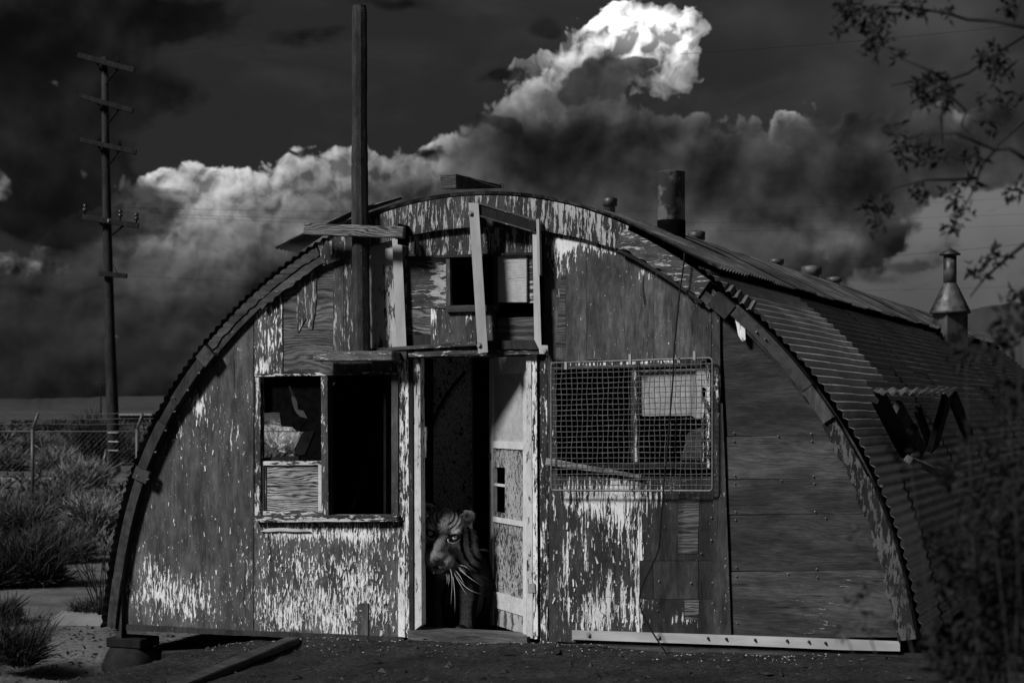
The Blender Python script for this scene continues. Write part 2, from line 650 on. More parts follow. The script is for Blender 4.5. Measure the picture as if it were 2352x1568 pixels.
def wood_mat(name, grain='Z', paint=0.82, lo=0.013, hi=0.124, ply=0.0, flake=(66, 45, 10.5), soft=0.05, chip=0.0, speck=True, rings=30.0, rand=True):
    """Weathered board with what is left of its paint: attribute cov = paint left, tone = wood darkness."""
    m, t, b = new_mat(name)
    oi = t.node('ShaderNodeObjectInfo').outputs['Random']
    p0 = t.node('ShaderNodeTexCoord').outputs['Object']
    p = t.v('ADD', p0, t.comb(t.mul(oi, 17.0), t.mul(oi, 5.0), t.mul(oi, 9.0))) if rand else t.v('ADD', p0, (3.3, 1.7, 0.4))
    sc = {'Z': (1, 1, 1), 'X': (1, 1, 1)}[grain]
    if grain == 'X':
        xs = t.xyz(p)
        p = t.comb(xs[2], xs[1], xs[0])
    wob = t.v('SCALE', t.v('SUBTRACT', t.noisec(p, 6.0, 3.0), (.5, .5, .5)), 0.03)
    pp = t.v('ADD', p, wob)
    fib = t.step(t.noise(t.v('MULTIPLY', pp, (110, 50, 8)), 1.0, 4.0, 0.7), .28, .72, smooth=False)
    mot = t.step(t.noise(t.v('MULTIPLY', pp, (26, 20, 9)), 1.0, 5.0, 0.72), .30, .70, smooth=False)
    fl = t.step(t.noise(t.v('MULTIPLY', pp, flake), 1.0, 4.0, 0.72), .30, .70, smooth=False)
    patch = t.noise(p, 3.1, 3.0, 0.55)
    cov, tone = attr(t, 'cov'), attr(t, 'tone')
    score = t.add(t.mul(fl, 0.60), t.add(t.mul(t.step(patch, .25, .75, smooth=False), 0.26), t.mul(fib, 0.14)))
    thr = t.mad(cov, -0.87, 0.93)
    mask = t.step(t.sub(score, thr), 0.0, soft)
    if speck:
        sp = t.noise(t.v('MULTIPLY', pp, (95, 60, 34)), 1.0, 2.0, 0.6)
        mask = t.m('MAXIMUM', mask, t.mul(t.step(t.mad(cov, .16, sp), .735, .765), .9))
    wood = t.mad(t.mad(fib, .45, t.mul(mot, .55)), hi - lo, lo)
    if ply:
        # rotary-cut veneer: rings stretched along the grain
        q = t.v('MULTIPLY', p, (1.0, 1.0, 0.22))
        q = t.v('ADD', q, t.v('SCALE', t.v('SUBTRACT', t.noisec(q, 4.5, 4.0), (.5, .5, .5)), 0.34))
        ring = t.m('FRACT', t.add(t.mul(t.xyz(q)[0], rings), t.mul(t.noise(q, 9.0, 3.0, .6), 2.2)))
        ring = t.m('ABSOLUTE', t.mad(ring, 2.0, -1.0))
        wood = t.mix(ply, wood, t.mul(t.step(ring, t.step(mot, 0.0, 1.0, -.5, .35, smooth=False), 0.85, lo * 0.6, hi), t.mad(fib, .7, .5)))
    # weather streaks
    big = t.noise(t.v('MULTIPLY', p, (8, 6, 2.2)), 1.0, 4.0, 0.6)
    wood = t.mul(t.mul(wood, tone), t.step(big, .3, .7, .5, 1.4))
    # dark splits in the wood
    crack = t.noise(t.v('MULTIPLY', pp, (60, 30, 1.6)), 1.0, 2.0, 0.5)
    ck = t.step(crack, 0.69, 0.73)
    wood = t.mix(t.mul(ck, .8), wood, 0.006)
    pc = t.mul(t.step(t.noise(p, 24.0, 4.0, 0.6), .25, .75, .78, 1.0), paint)
    pc = t.mul(pc, t.step(patch, .3, .7, .84, 1.05))
    if chip:
        cr = t.voro(t.v('MULTIPLY', pp, (1, 1, .55)), 55.0, feature='DISTANCE_TO_EDGE')
        pc = t.mul(pc, t.step(cr, .02, .07, 1.0 - chip, 1.0))
    col = t.mix(mask, wood, pc)
    t.put(b.inputs['Base Color'], t.grey(col))
    t.put(b.inputs['Roughness'], t.mix(mask, .85, .6))
    bump(t, b, t.add(t.mul(mask, 0.8), t.add(t.mul(fib, 0.5), t.mul(ck, -1.0))), 0.75, 0.006)
    return m


def metal_mat(name, lo, hi, rough=0.45, scale=14.0, stretch=(1, 1, 1), metallic=0.0, bumpk=0.15, rust=0.0):
    m, t, b = new_mat(name)
    oi = t.node('ShaderNodeObjectInfo').outputs['Random']
    p0 = t.node('ShaderNodeTexCoord').outputs['Object']
    p = t.v('ADD', p0, t.comb(t.mul(oi, 31.0), t.mul(oi, 7.0), t.mul(oi, 3.0)))
    q = t.v('MULTIPLY', p, stretch)
    n = t.noise(q, scale, 5.0, 0.6)
    n2 = t.noise(q, scale * 0.22, 3.0, 0.5)
    c = t.mul(t.step(n, .3, .7, lo, hi), t.step(n2, .3, .7, .7, 1.15))
    c = t.mul(c, t.mad(oi, .35, .8))
    if rust:
        r = t.step(t.noise(q, scale * 0.8, 6.0, 0.68), .46, .56)
        c = t.mix(t.mul(r, rust), c, lo * 0.35)
    t.put(b.inputs['Base Color'], t.grey(c))
    b.inputs['Metallic'].default_value = metallic
    t.put(b.inputs['Roughness'], t.step(n, .3, .7, rough - .08, rough + .14))
    b.inputs['Specular IOR Level'].default_value = 0.5
    bump(t, b, n, bumpk, 0.004)
    return m


def plain_mat(name, col, rough=0.8, scale=20.0, var=0.3, spec=0.2, bumpk=0.2):
    m, t, b = new_mat(name)
    p = t.node('ShaderNodeTexCoord').outputs['Object']
    oi = t.node('ShaderNodeObjectInfo').outputs['Random']
    n = t.noise(t.v('ADD', p, t.comb(t.mul(oi, 13.0), t.mul(oi, 3.0), oi)), scale, 5.0, 0.6)
    t.put(b.inputs['Base Color'], t.grey(t.mul(t.step(n, .25, .75, 1 - var, 1 + var), col)))
    b.inputs['Roughness'].default_value = rough
    b.inputs['Specular IOR Level'].default_value = spec
    if bumpk:
        bump(t, b, n, bumpk, 0.01)
    return m


M = {}
M['wall'] = wood_mat('flaking_painted_wood')
M['wall_long'] = wood_mat('long_flaked_paint', flake=(42, 26, 5.0), soft=0.03, paint=.40)
M['wall_streak'] = wood_mat('streaked_paint', flake=(58, 36, 3.2), soft=0.04, paint=.74, lo=.008, hi=.07, rand=False)
M['wall_big'] = wood_mat('large_flaked_paint', flake=(17, 12, 4.0), soft=0.015, paint=0.42)
M['wall_h'] = wood_mat('flaking_paint_across', grain='X', flake=(50, 36, 7.0), soft=0.02, paint=.42)
M['ply_h'] = wood_mat('bare_plywood', grain='X', ply=0.75, lo=0.02, hi=0.19, soft=0.02, rings=34.0, speck=False)
M['ply_soft'] = wood_mat('soft_plywood', grain='X', ply=0.22, lo=0.012, hi=0.085, soft=0.06, rings=34.0, speck=False, paint=.3)
M['ply_hard'] = wood_mat('deep_grained_plywood', grain='X', ply=1.0, lo=0.010, hi=0.34, soft=0.02, rings=46.0, speck=False)
M['trim'] = wood_mat('painted_trim', flake=(40, 40, 9.0), paint=0.62)
M['trim_h'] = wood_mat('painted_trim_across', grain='X', flake=(40, 40, 9.0), paint=0.62)
M['rim_flake'] = wood_mat('dull_flaked_rim', flake=(34, 24, 9.0), soft=0.03, paint=0.10, lo=.004, hi=.02, speck=False)
M['inner_door'] = wood_mat('crazed_inner_paint', flake=(30, 30, 20), paint=.8, lo=.05, hi=.03, soft=.03, chip=.8, speck=False)
M['door'] = wood_mat('crazed_door_paint', flake=(38, 38, 22), paint=0.42, soft=0.02, chip=0.75)
M['door_pale'] = wood_mat('pale_door_paint', grain='X', flake=(60, 40, 6), paint=0.45, soft=0.02)
M['timber'] = wood_mat('old_timber', paint=0.5, lo=0.02, hi=0.11)
M['timber_h'] = wood_mat('old_timber_across', grain='X', paint=0.6, lo=0.03, hi=0.2, ply=0.25)
M['beam'] = wood_mat('deep_grained_beam', grain='X', paint=.3, lo=.006, hi=.2, ply=.85, rings=62.0, speck=False)
M['dark_timber'] = wood_mat('dark_timber', paint=0.3, lo=0.006, hi=0.034)
M['white_metal'] = metal_mat('white_painted_angle', .34, .46, .5, 9, (1, 1, .3))
M['strip_metal'] = metal_mat('pale_strip', .36, .5, .5, 9, (.3, 1, 1))
M['dark_metal'] = metal_mat('dark_channel', .012, .03, .5, 20)
M['galv'] = metal_mat('galvanised_sheet', .13, .28, .34, 5, (1, .35, 1), metallic=0.5, rust=.45, bumpk=.08)
M['galv_pale'] = metal_mat('bright_zinc_sheet', .6, .85, .4, 5, (1, .35, 1), metallic=0.2, rust=.25, bumpk=.08)
M['galv_inner'] = plain_mat('inner_lining', .03, .9)
M['bolt'] = metal_mat('bolt_steel', .2, .3, .4, 40)
M['wire'] = metal_mat('guard_wire', .08, .16, .45, 60)
M['vent'] = metal_mat('vent_sheet', .035, .08, .5, 6, rust=.95)
M['stack'] = metal_mat('chimney_sheet', .10, .22, .6, 5, rust=.97)
M['black'] = plain_mat('tar_black', .004, 1, var=.4, spec=0)
M['interior'] = plain_mat('dark_lining', .010, 1, 4.0, .5, spec=0)  # near-black base colour, mostly for the inside of the hut
M['rubber'] = plain_mat('black_cable', .008, .6)

# ================================================================== the hut
hut = empty('quonset_hut', (0, 0, 0), 'derelict arched corrugated iron hut with peeling plank front and open doorway', 'hut')
HUT_LEN = 15.6

# outer edge of the arch as measured, from the left foot over the crown to the right foot
_edge = [(240, 1440), (247, 1340), (260, 1241), (294, 1094), (338, 981), (373, 922), (451, 804), (564, 672), (640, 612), (722, 556), (850, 484), (960, 452), (1092, 437),
         (1204, 441), (1355, 465), (1446, 503), (1567, 578), (1665, 648), (1738, 702), (1806, 770), (1884, 868), (1933, 935), (1983, 1012), (2033, 1104), (2066, 1189), (2100, 1306), (2115, 1411), (2122, 1470)]
_pts = [on_y(u, v, -0.03) for u, v in _edge]
_pts = [Vector((p.x, p.z)) for p in _pts]


def _smooth(P, it):
    for _ in range(it):
        P = [P[0]] + [P[i - 1] * .25 + P[i] * .5 + P[i + 1] * .25 for i in range(1, len(P) - 1)] + [P[-1]]
    return P


def _resample(P, n):
    L = [0]
    for i in range(1, len(P)):
        L.append(L[-1] + (P[i] - P[i - 1]).length)
    out, j = [], 0
    for k in range(n + 1):
        s = L[-1] * k / n
        while j < len(P) - 2 and L[j + 1] < s:
            j += 1
        f = (s - L[j]) / max(1e-9, L[j + 1] - L[j])
        out.append(P[j].lerp(P[j + 1], f))
    return out, L[-1]


_d, _ = _resample(_pts, 200)
_d = _smooth(_d, 160)
PROF, ARC = _resample(_d, 600)            # 600 steps of the arch, ARC metres long


def arch(s):
    """Point and outward normal of the arch at arc length s."""
    f = max(0.0, min(1.0, s / ARC)) * 600
    i = min(599, int(f))
    p = PROF[i].lerp(PROF[i + 1], f - i)
    a, b = PROF[max(0, i - 3)], PROF[min(600, i + 4)]
    t = (b - a).normalized()
    return p, Vector((-t.y, t.x))


def s_at(c, x, y):
    q = on_y(*K(c, x, y), -0.03)
    q = Vector((q.x, q.z))
    return min(range(601), key=lambda i: (PROF[i] - q).length) / 600 * ARC


# clipping outline just inside the arch, counter-clockwise
_in = []
for k in range(0, 601, 10):
    p, n = arch(k / 600 * ARC)
    q = p - n * 0.035
    _in.append((q.x, q.y))
ARCH_IN = [(_in[0][0], -1.0)] + [(_in[-1][0], -1.0)] + list(reversed(_in))
# make the outline convex for the clipper
def _hull(P):
    P = sorted(set(P))
    def half(P):
        h = []
        for p in P:
            while len(h) >= 2 and (h[-1][0] - h[-2][0]) * (p[1] - h[-2][1]) - (h[-1][1] - h[-2][1]) * (p[0] - h[-2][0]) <= 0:
                h.pop()
            h.append(p)
        return h
    a, b = half(P), half(reversed(P))
    return a[:-1] + b[:-1]
ARCH_IN = _hull(ARCH_IN)
ARCH_OUT = _hull([(p.x * .9995, p.y - .004) for p in PROF[::8]] + [(PROF[0].x, -1.0), (PROF[600].x, -1.0)])


def wall(name, c, pts, mat, y=0.0, thick=0.022, cov=0.1, tone=1.0, rough=0.0, clip=True, grid=0.07, par=None, lean=None):
    poly = KF(c, pts, y)
    if clip:
        poly = clip_poly(poly, ARCH_OUT if name == 'fascia_panel' else ARCH_IN)
    if len(poly) < 3:
        return None
    return slab(name, poly, y, thick, M[mat], par or hut, cov, tone, grid, rough, lean)


def gauss(base, lst):
    """How worn the paint is over the wall: a base plus soft patches measured in the photograph."""
    g = []
    for (u, v, ru, rv, a) in lst:
        p = on_y(u, v, 0)
        g.append((p.x, p.z, ru * 0.00305, rv * 0.00305, a))

    def f(x, z):
        s = base
        for (cx, cz, rx, rz, a) in g:
            s += a * math.exp(-((x - cx) / rx) ** 2 - ((z - cz) / rz) ** 2)
        return max(0.0, min(1.2, s))
    return f


# ---- roof: sheets of corrugated iron
PITCH, AMP = 0.068, 0.0085


def sheet(name, s0, s1, y0, y1, lift=0.0, tilt=0.0, mat='galv', par=None, sag=0.0):
    n = int((s1 - s0) / PITCH * 8)
    ys = [y0, y0 * .5 + y1 * .5, y1]
    V, Fc = [], []
    ph = random.uniform(-.1, .1)
    for i in range(n + 1):
        s = s0 + (s1 - s0) * i / n
        p, nn = arch(s)
        h = AMP * math.sin(2 * math.pi * (s / PITCH)) + lift
        for j, y in enumerate(ys):
            hh = h + tilt * (y - y0) / (y1 - y0) + (sag if j == 1 else 0) * math.sin(math.pi * i / n)
            V.append((p.x + nn.x * hh, y, p.y + nn.y * hh))
    m = len(ys)
    for i in range(n):
        for j in range(m - 1):
            a = i * m + j
            Fc.append((a, a + m, a + m + 1, a + 1))
    return from_py(name, V, Fc, M[mat], par or hut, smooth=True)


s_capL = s_at('P', 768, 592)               # left edge of the ridge sheets
s_capR = s_at('P', 1660, 610)
# window opening in each flank
def s_of_z(z, left):
    rng = range(0, 300) if left else range(600, 300, -1)
    for i in rng:
        if PROF[i].y > z:
            return i / 600 * ARC
    return 0.0
bays = []
y = -0.07
k = 0
while y < HUT_LEN - 0.3:
    w = 0.86 if k % 2 else 0.80
    bays.append((y, min(HUT_LEN, y + w + 0.06)))
    y += w
    k += 1
for bi, (y0, y1) in enumerate(bays):
    a, b_ = (0.0, s_capL + 0.1), (s_capR - 0.12, ARC)
    for left, (lo, hi) in ((True, a), (False, b_)):
        if left and y0 > 0.6 and y0 < 2.2:
            # opening in the left flank, seen through the front window
            zz = s_of_z(1.05, True), s_of_z(1.86, True)
            sheet('roof_sheet', lo, zz[0], y0, y1, random.uniform(0, .006))
            sheet('roof_sheet', zz[1], hi, y0, y1, random.uniform(0, .006))
            continue
        cuts = [lo, lo + (hi - lo) * random.uniform(.32, .38), lo + (hi - lo) * random.uniform(.64, .7), hi]
        if bi > 9 and left:
            cuts = [lo, hi]
        for q in range(len(cuts) - 1):
            lf = 0.006 * ((bi + q) % 2) + random.uniform(0, .005)
            sheet('roof_sheet', cuts[q] - (0.05 if q else 0), cuts[q + 1], y0, y1, lf, random.uniform(-.002, .006), mat='galv_pale' if (not left and bi + q < 3) else 'galv', sag=random.uniform(-.004, .004))


# ridge sheets: laid across, their corrugations run over the crown; the eaves of them lift off the sheets below
def ridge_sheet(s0, s1, y0, y1, lift, flare=0.0):
    n = 26
    m = int((y1 - y0) / 0.076 * 6)
    V, Fc = [], []
    for i in range(n + 1):
        s = s0 + (s1 - s0) * i / n
        p, nn = arch(s)
        ed = abs(2 * i / n - 1) ** 6
        for j in range(m + 1):
            y = y0 + (y1 - y0) * j / m
            h = lift + .011 * math.sin(2 * math.pi * y / 0.076) + flare * ed
            V.append((p.x + nn.x * h, y, p.y + nn.y * h))
    for i in range(n):
        for j in range(m):
            a = i * (m + 1) + j
            Fc.append((a, a + m + 1, a + m + 2, a + 1))
    return from_py('ridge_sheet', V, Fc, M['galv'], hut, smooth=True)


y = -0.05
k = 0
while y < HUT_LEN - .2:
    ridge_sheet(s_capL - .05, s_capR, y, min(HUT_LEN, y + 0.76), 0.016 + .012 * (k % 2), .06)
    y += 0.71
    k += 1
# black strip painting in the shadow under the lifted edge of the ridge sheets
V, Fc = [], []
for i in range(60):
    yy = 0.2 + (HUT_LEN - .3) * i / 59
    p, nn = arch(s_capR - .03)
    q, n2 = arch(s_capR - .15)
    j = random.uniform(-.012, .012)
    for (pp, n_, h) in ((p, nn, .012), (p, nn, .034), (q, n2, .034), (q, n2, .012)):
        V.append((pp.x + n_.x * h + j, yy, pp.y + n_.y * h))
for i in range(59):
    for k in range(4):
        k2 = (k + 1) % 4
        Fc.append((i * 4 + k, i * 4 + k2, i * 4 + 4 + k2, i * 4 + 4 + k))
from_py('ridge_gap_shade', V, Fc, M['black'], hut)

# loose corrugated sheet hanging out at the upper left
def loose_sheet(name, quad, mat, par, ncor=9, amp=.010, across=True):
    """Corrugated sheet over a quad a-b (upper edge), d-c (lower edge)."""
    a, b, c, d = [Vector(q) for q in quad]
    nrm = (b - a).cross(d - a).normalized()
    n, m = ncor * 6, 4
    V, Fc = [], []
    for i in range(n + 1):
        f = i / n
        for j in range(m + 1):
            g = j / m
            p = a.lerp(b, f).lerp(d.lerp(c, f), g)
            V.append(p + nrm * amp * math.sin(2 * math.pi * ncor * f))
    for i in range(n):
        for j in range(m):
            q = i * (m + 1) + j
            Fc.append((q, q + m + 1, q + m + 2, q + 1))
    return from_py(name, V, Fc, M[mat], par, smooth=True)


loose_sheet('loose_roof_sheet', [on_y(*K('A', 730, 322), -.10), on_y(*K('A', 735, 345), .25) , on_y(*K('A', 350, 605), .30), on_y(*K('A', 190, 572), -.16)], 'galv', hut, 6, .011)
loose_sheet('loose_roof_sheet', [on_y(*K('A', 1065, 226), -.08), on_y(*K('A', 1075, 232), .4), on_y(*K('A', 742, 352), .34), on_y(*K('A', 735, 322), -.10)], 'galv', hut, 6, .010)
# bent patch of sheet on the right shoulder
loose_sheet('roof_patch', [on_y(*K('D', 1395, 810), -.10), on_y(*K('D', 1590, 950), -.10), on_y(*K('D', 1555, 1015), -.13), on_y(*K('D', 1365, 850), -.13)], 'vent', hut, 4, .02)

# ---- lining and floor so that the inside is dark and closed
V, Fc = [], []
for i in range(0, 601, 12):
    p, nn = arch(i / 600 * ARC)
    for yy in (0.06, 0.78, 2.28, HUT_LEN):
        V.append((p.x - nn.x * .05, yy, p.y - nn.y * .05))
n_ = 51
z0, z1 = 1.05, 1.86
for i in range(n_ - 1):
    for j in range(3):
        mid = (V[i * 4][2] + V[i * 4 + 4][2]) / 2
        if j == 1 and i < 22 and z0 < mid < z1:
            continue
        Fc.append((i * 4 + j, i * 4 + j + 1, i * 4 + 5 + j, i * 4 + 4 + j))
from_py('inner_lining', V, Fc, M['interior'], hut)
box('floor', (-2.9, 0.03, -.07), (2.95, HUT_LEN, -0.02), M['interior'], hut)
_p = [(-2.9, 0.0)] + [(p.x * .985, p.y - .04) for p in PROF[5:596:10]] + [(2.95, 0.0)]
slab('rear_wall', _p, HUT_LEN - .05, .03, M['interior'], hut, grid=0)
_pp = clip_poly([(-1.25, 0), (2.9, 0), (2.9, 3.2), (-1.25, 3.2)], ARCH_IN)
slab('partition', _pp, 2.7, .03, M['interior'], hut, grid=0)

# ---- rim of the arch: dark channel on the flanks, wooden fascia elsewhere
def rim(name, s0, s1, o0, o1, yf, yb, mat, cov=0.2, tone=1.0, n=None, jag=0.0):
    n = n or max(2, int((s1 - s0) / (.035 if jag else .08)))
    V, Fc = [], []
    for i in range(n + 1):
        p, nn = arch(s0 + (s1 - s0) * i / n)
        jo = random.uniform(-jag, jag)
        for (o, y) in ((o0, yf), (o1 + jo, yf), (o1 + jo, yb), (o0, yb)):
            V.append((p.x - nn.x * o, y, p.y - nn.y * o))
    for i in range(n):
        for k in range(4):
            k2 = (k + 1) % 4
            Fc.append((i * 4 + k, i * 4 + 4 + k, i * 4 + 4 + k2, i * 4 + k2))
    Fc += [(0, 1, 2, 3), tuple(n * 4 + k for k in (3, 2, 1, 0))]
    o = from_py(name, V, Fc, M[mat], hut)
    set_attr(o.data, 'cov', [cov] * len(V))
    set_attr(o.data, 'tone', [tone] * len(V))
    return o


sL = [0.02, s_at('J', 115, 1290), s_at('J', 250, 900), s_at('J', 350, 740), s_at('J', 560, 440)]
rim('arch_channel', sL[0], s_at('L', 540, 1070), .05, .125, -.075, -.005, 'dark_metal')
rim('arch_channel', s_at('L', 540, 1075), sL[1], .05, .125, -.068, -.005, 'dark_metal')
rim('arch_channel', sL[1] + .005, sL[2], .045, .125, -.085, -.005, 'dark_timber', 0.05, 1.4)
rim('arch_channel', sL[2] + .005, sL[3], .05, .118, -.08, -.005, 'dark_timber', 0.05, 1.2)
rim('arch_channel', sL[3] + .005, sL[4], .045, .125, -.085, -.005, 'dark_timber', 0.05, 1.4)
rim('joint_plate', sL[4], sL[4] + .12, .035, .145, -.098, -.005, 'dark_metal')
rim('joint_plate', sL[1] - .05, sL[1] + .05, .04, .17, -.1, -.069, 'dark_metal')
sJ = s_at('A', 480, 560)
rim('fascia_board', sL[4] + .125, sJ, .02, .085, -.05, -.005, 'wall_h', .22, .8, jag=.008)
rim('fascia_board', sL[4] + .125, sJ + .06, .086, .13, -.04, -.005, 'dark_timber', .05, 2.)
rim('fascia_board', s_at('A', 60, 900), sJ + .02, .1, .155, -.055, -.041, 'wall_h', .3, .9, jag=.012)
# flaky boards on the lower right flank, dark channel above them
r1, r2, r3 = s_at('D', 1370, 800), s_at('G', 740, 800), s_at('H', 1050, 310)
rim('arch_channel', s_at('D', 1500, 930), r2, .035, .115, -.09, -.005, 'dark_metal')
rim('arch_channel', s_at('D', 1490, 900), r2 + .02, .116, .14, -.05, -.005, 'dark_timber', 0, 1.2)
rim('joint_plate', s_at('D', 1370, 840), s_at('D', 1505, 930), .05, .16, -.1, -.005, 'dark_timber', .0, 1.3)
rim('fascia_board', r2, s_at('G', 880, 990), .04, .12, -.085, -.005, 'timber', .1, 1.1)
rim('fascia_board', s_at('G', 885, 995), r3, .05, .15, -.06, -.005, 'rim_flake', .5, 1., jag=.012)
rim('fascia_board', r3, ARC - .02, .04, .16, -.068, -.005, 'rim_flake', .52, 1., jag=.014)
rim('fascia_board', s_at('D', 1040, 560), s_at('D', 1390, 830), .10, .19, -.045, -.005, 'wall_h', .3, .7, jag=.014)
rim('fascia_board', s_at('D', 700, 420), s_at('D', 1290, 780), .03, .16, -.06, -.005, 'wall_h', .40, .8, jag=.012)
rim('under_lath', s_at('D', 720, 450), s_at('D', 1330, 810), .165, .185, -.07, -.005, 'dark_timber', 0, 1.)
for c, x, yy in (('J', 650, 338), ('J', 812, 274), ('J', 563, 573), ('J', 372, 752), ('J', 384, 858), ('J', 317, 996), ('J', 243, 1155), ('J', 110, 1330), ('J', 188, 1355), ('J', 480, 700), ('G', 360, 515), ('G', 412, 557), ('J', 683, 418)):
    bolt(on_y(*K(c, x, yy), -.1), M['bolt'], hut, .0045)
box('angle_cleat', on_y(*K('G', 612, 822), -.03), on_y(*K('G', 652, 785), 0.0), M['white_metal'], hut)

# ---- curved fascia over the crown (four sheets of plywood)
wall('fascia_panel', 'A', [(478, 500), (600, 440), (735, 385), (735, 618), (640, 655), (530, 695)], 'wall_long', -.045, .04, .42, .6)
wall('fascia_panel', 'A', [(735, 385), (845, 325), (1108, 240), (1108, 490), (1000, 522), (850, 560), (737, 618)], 'wall_long', -.043, .04, .46, .7)
wall('fascia_panel', 'A', [(1110, 240), (1330, 190), (1570, 160), (1820, 160), (1820, 434), (1660, 430), (1480, 436), (1300, 456), (1110, 490)], 'wall_long', -.046, .04, .40, .6)
wall('fascia_panel', 'D', [(-82, 160), (200, 190), (450, 255), (728, 385), (662, 592), (520, 548), (400, 510), (130, 457), (-82, 434)], 'wall_long', -.042, .04, .47, .6)

# ---- front wall, left part
c_left = gauss(.20, [(390, 1370, 110, 60, .27), (360, 1300, 60, 40, .14), (470, 1400, 90, 60, .12), (452, 930, 22, 40, .55), (415, 985, 20, 30, .3), (540, 1010, 22, 40, .25), (500, 1250, 70, 60, .08), (330, 1380, 40, 60, .15), (570, 1330, 50, 80, .15)])
t_left = gauss(.95, [(520, 800, 90, 120, .3), (390, 1360, 110, 70, 1.5), (560, 1180, 60, 60, -.35)])
wall('wall_panel', 'P', [(240, 1442), (240, 560), (582, 560), (582, 1456)], 'wall', 0, .022, c_left, t_left)
c_low = gauss(.24, [(740, 1222, 170, 20, .42), (640, 1228, 60, 14, .3), (720, 1400, 160, 70, .36), (600, 1420, 70, 60, .16), (860, 1380, 60, 80, .18), (800, 1330, 50, 40, .14), (840, 1250, 50, 30, .15), (700, 1290, 120, 30, .08)])
t_low = gauss(1.2, [(800, 1330, 90, 60, -.2), (880, 1440, 40, 40, -.3)])
wall('wall_panel', 'P', [(584, 1194), (914, 1192), (914, 1472), (584, 1458)], 'wall', .002, .02, c_low, t_low)
box('wall_patch', on_y(*K('I', 1965, 1112), -.008), on_y(*K('I', 2050, 880), -.001), M['wall'], hut, cov=.08, tone=.9)
# above the left window
c_aw = gauss(.30, [(610, 800, 30, 60, .15), (600, 850, 30, 20, .2)])
wall('wall_board', 'A', [(58, 1442), (58, 700), (250, 700), (252, 1442)], 'wall', -.004, .022, c_aw, .95)
wall('wall_panel', 'A', [(254, 1425), (262, 600), (598, 600), (598, 1425)], 'ply_h', .004, .02, .03, .75)
wall('veneer_strip', 'A', [(350, 1150), (352, 600), (395, 600), (480, 600), (478, 960), (455, 1130), (430, 1125), (415, 1050), (360, 1150)], 'wall_long', -.004, .008, .42, .75, rough=.004)
wall('wall_board', 'A', [(600, 1285), (600, 560), (668, 560), (668, 1285)], 'wall_long', -.002, .022, .36, .75)
wall('wall_board', 'A', [(670, 1285), (670, 560), (845, 520), (845, 1285)], 'wall_long', .001, .022, gauss(.3, [(800, 700, 30, 90, .15)]), .7)
wall('wall_board', 'A', [(846, 1268), (846, 520), (1098, 470), (1098, 1255)], 'wall_big', -.001, .022, gauss(.44, [(880, 580, 60, 34, .4), (900, 690, 30, 40, .16), (900, 770, 30, 30, .16), (858, 660, 10, 90, .4)]), .75)
for i, (x0, x1) in enumerate(((602, 655), (657, 720), (722, 850), (852, 985), (987, 1030))):
    wall('wall_board', 'A', [(x0, 1432), (x0, 1290), (x1, 1290), (x1, 1430)], 'wall', -.003 + .002 * (i % 2), .02, .22, .9)
# the gable window and the boards round it
wall('wall_board', 'A', [(1088, 645), (1088, 470), (1300, 440), (1480, 420), (1480, 640)], 'wall_long', .003, .022, .42, .5)
wall('wall_board', 'A', [(1482, 640), (1482, 420), (1660, 410), (1962, 415), (1962, 620)], 'wall_long', .005, .022, .40, .5)
wall('window_header', 'A', [(1088, 648), (1088, 632), (1962, 603), (1962, 622)], 'dark_timber', -.03, .035, .1, 1.)
wall('wall_panel', 'A', [(1086, 985), (1086, 650), (1368, 642), (1368, 985)], 'wall_h', .008, .02, gauss(.30, [(1010, 640, 26, 110, .45)]), .75)
wall('window_stile', 'A', [(1369, 1000), (1369, 640), (1393, 640), (1398, 1000)], 'trim', -.02, .04, .35, .8)
wall('window_stile', 'A', [(1690, 1010), (1692, 625), (1716, 622), (1720, 1010)], 'trim', -.022, .04, .2, .7)
wall('window_board', 'A', [(1722, 945), (1722, 628), (1918, 625), (1922, 945)], 'door_pale', -.004, .016, .93, .8)
wall('window_stile', 'A', [(1919, 945), (1919, 625), (1928, 625), (1930, 945)], 'dark_timber', -.012, .02, .2, 1.)
wall('wall_panel', 'A', [(1930, 950), (1928, 622), (1975, 622), (1975, 950)], 'wall_h', .002, .02, .4, .6)
wall('window_sill', 'A', [(1366, 1012), (1366, 968), (1694, 962), (1696, 1005)], 'trim_h', -.03, .05, .12, .6)
wall('wall_panel', 'A', [(1096, 1166), (1096, 996), (1264, 990), (1264, 1166)], 'ply_hard', .006, .02, .02, .6)
wall('wall_board', 'A', [(1266, 1245), (1266, 990), (1692, 1005), (1735, 1235)], 'wall', .002, .02, gauss(.26, [(985, 730, 14, 34, .5), (1060, 700, 40, 14, .3)]), .8)
wall('wall_board', 'A', [(1098, 1255), (1098, 1168), (1265, 1168), (1265, 1250)], 'dark_timber', .004, .02, .05, 1.2)
wall('wall_panel', 'A', [(1722, 1205), (1722, 1052), (1975, 1045), (1975, 1205)], 'ply_h', .006, .02, .04, .75)

# ledge and beams over the door
wall('ledge', 'A', [(850, 1282), (850, 1262), (1572, 1212), (1572, 1240)], 'trim_h', -.085, .09, .25, .7, clip=False)
wall('door_header', 'A', [(1036, 1312), (1036, 1284), (1110, 1276), (2000, 1268), (2000, 1300), (1110, 1318)], 'trim_h', -.06, .08, .4, .8, clip=False, rough=.003)
wall('header_beam', 'A', [(1652, 1268), (1652, 1208), (1995, 1202), (1998, 1266)], 'dark_timber', -.075, .07, .08, 1.1, clip=False, rough=.003)
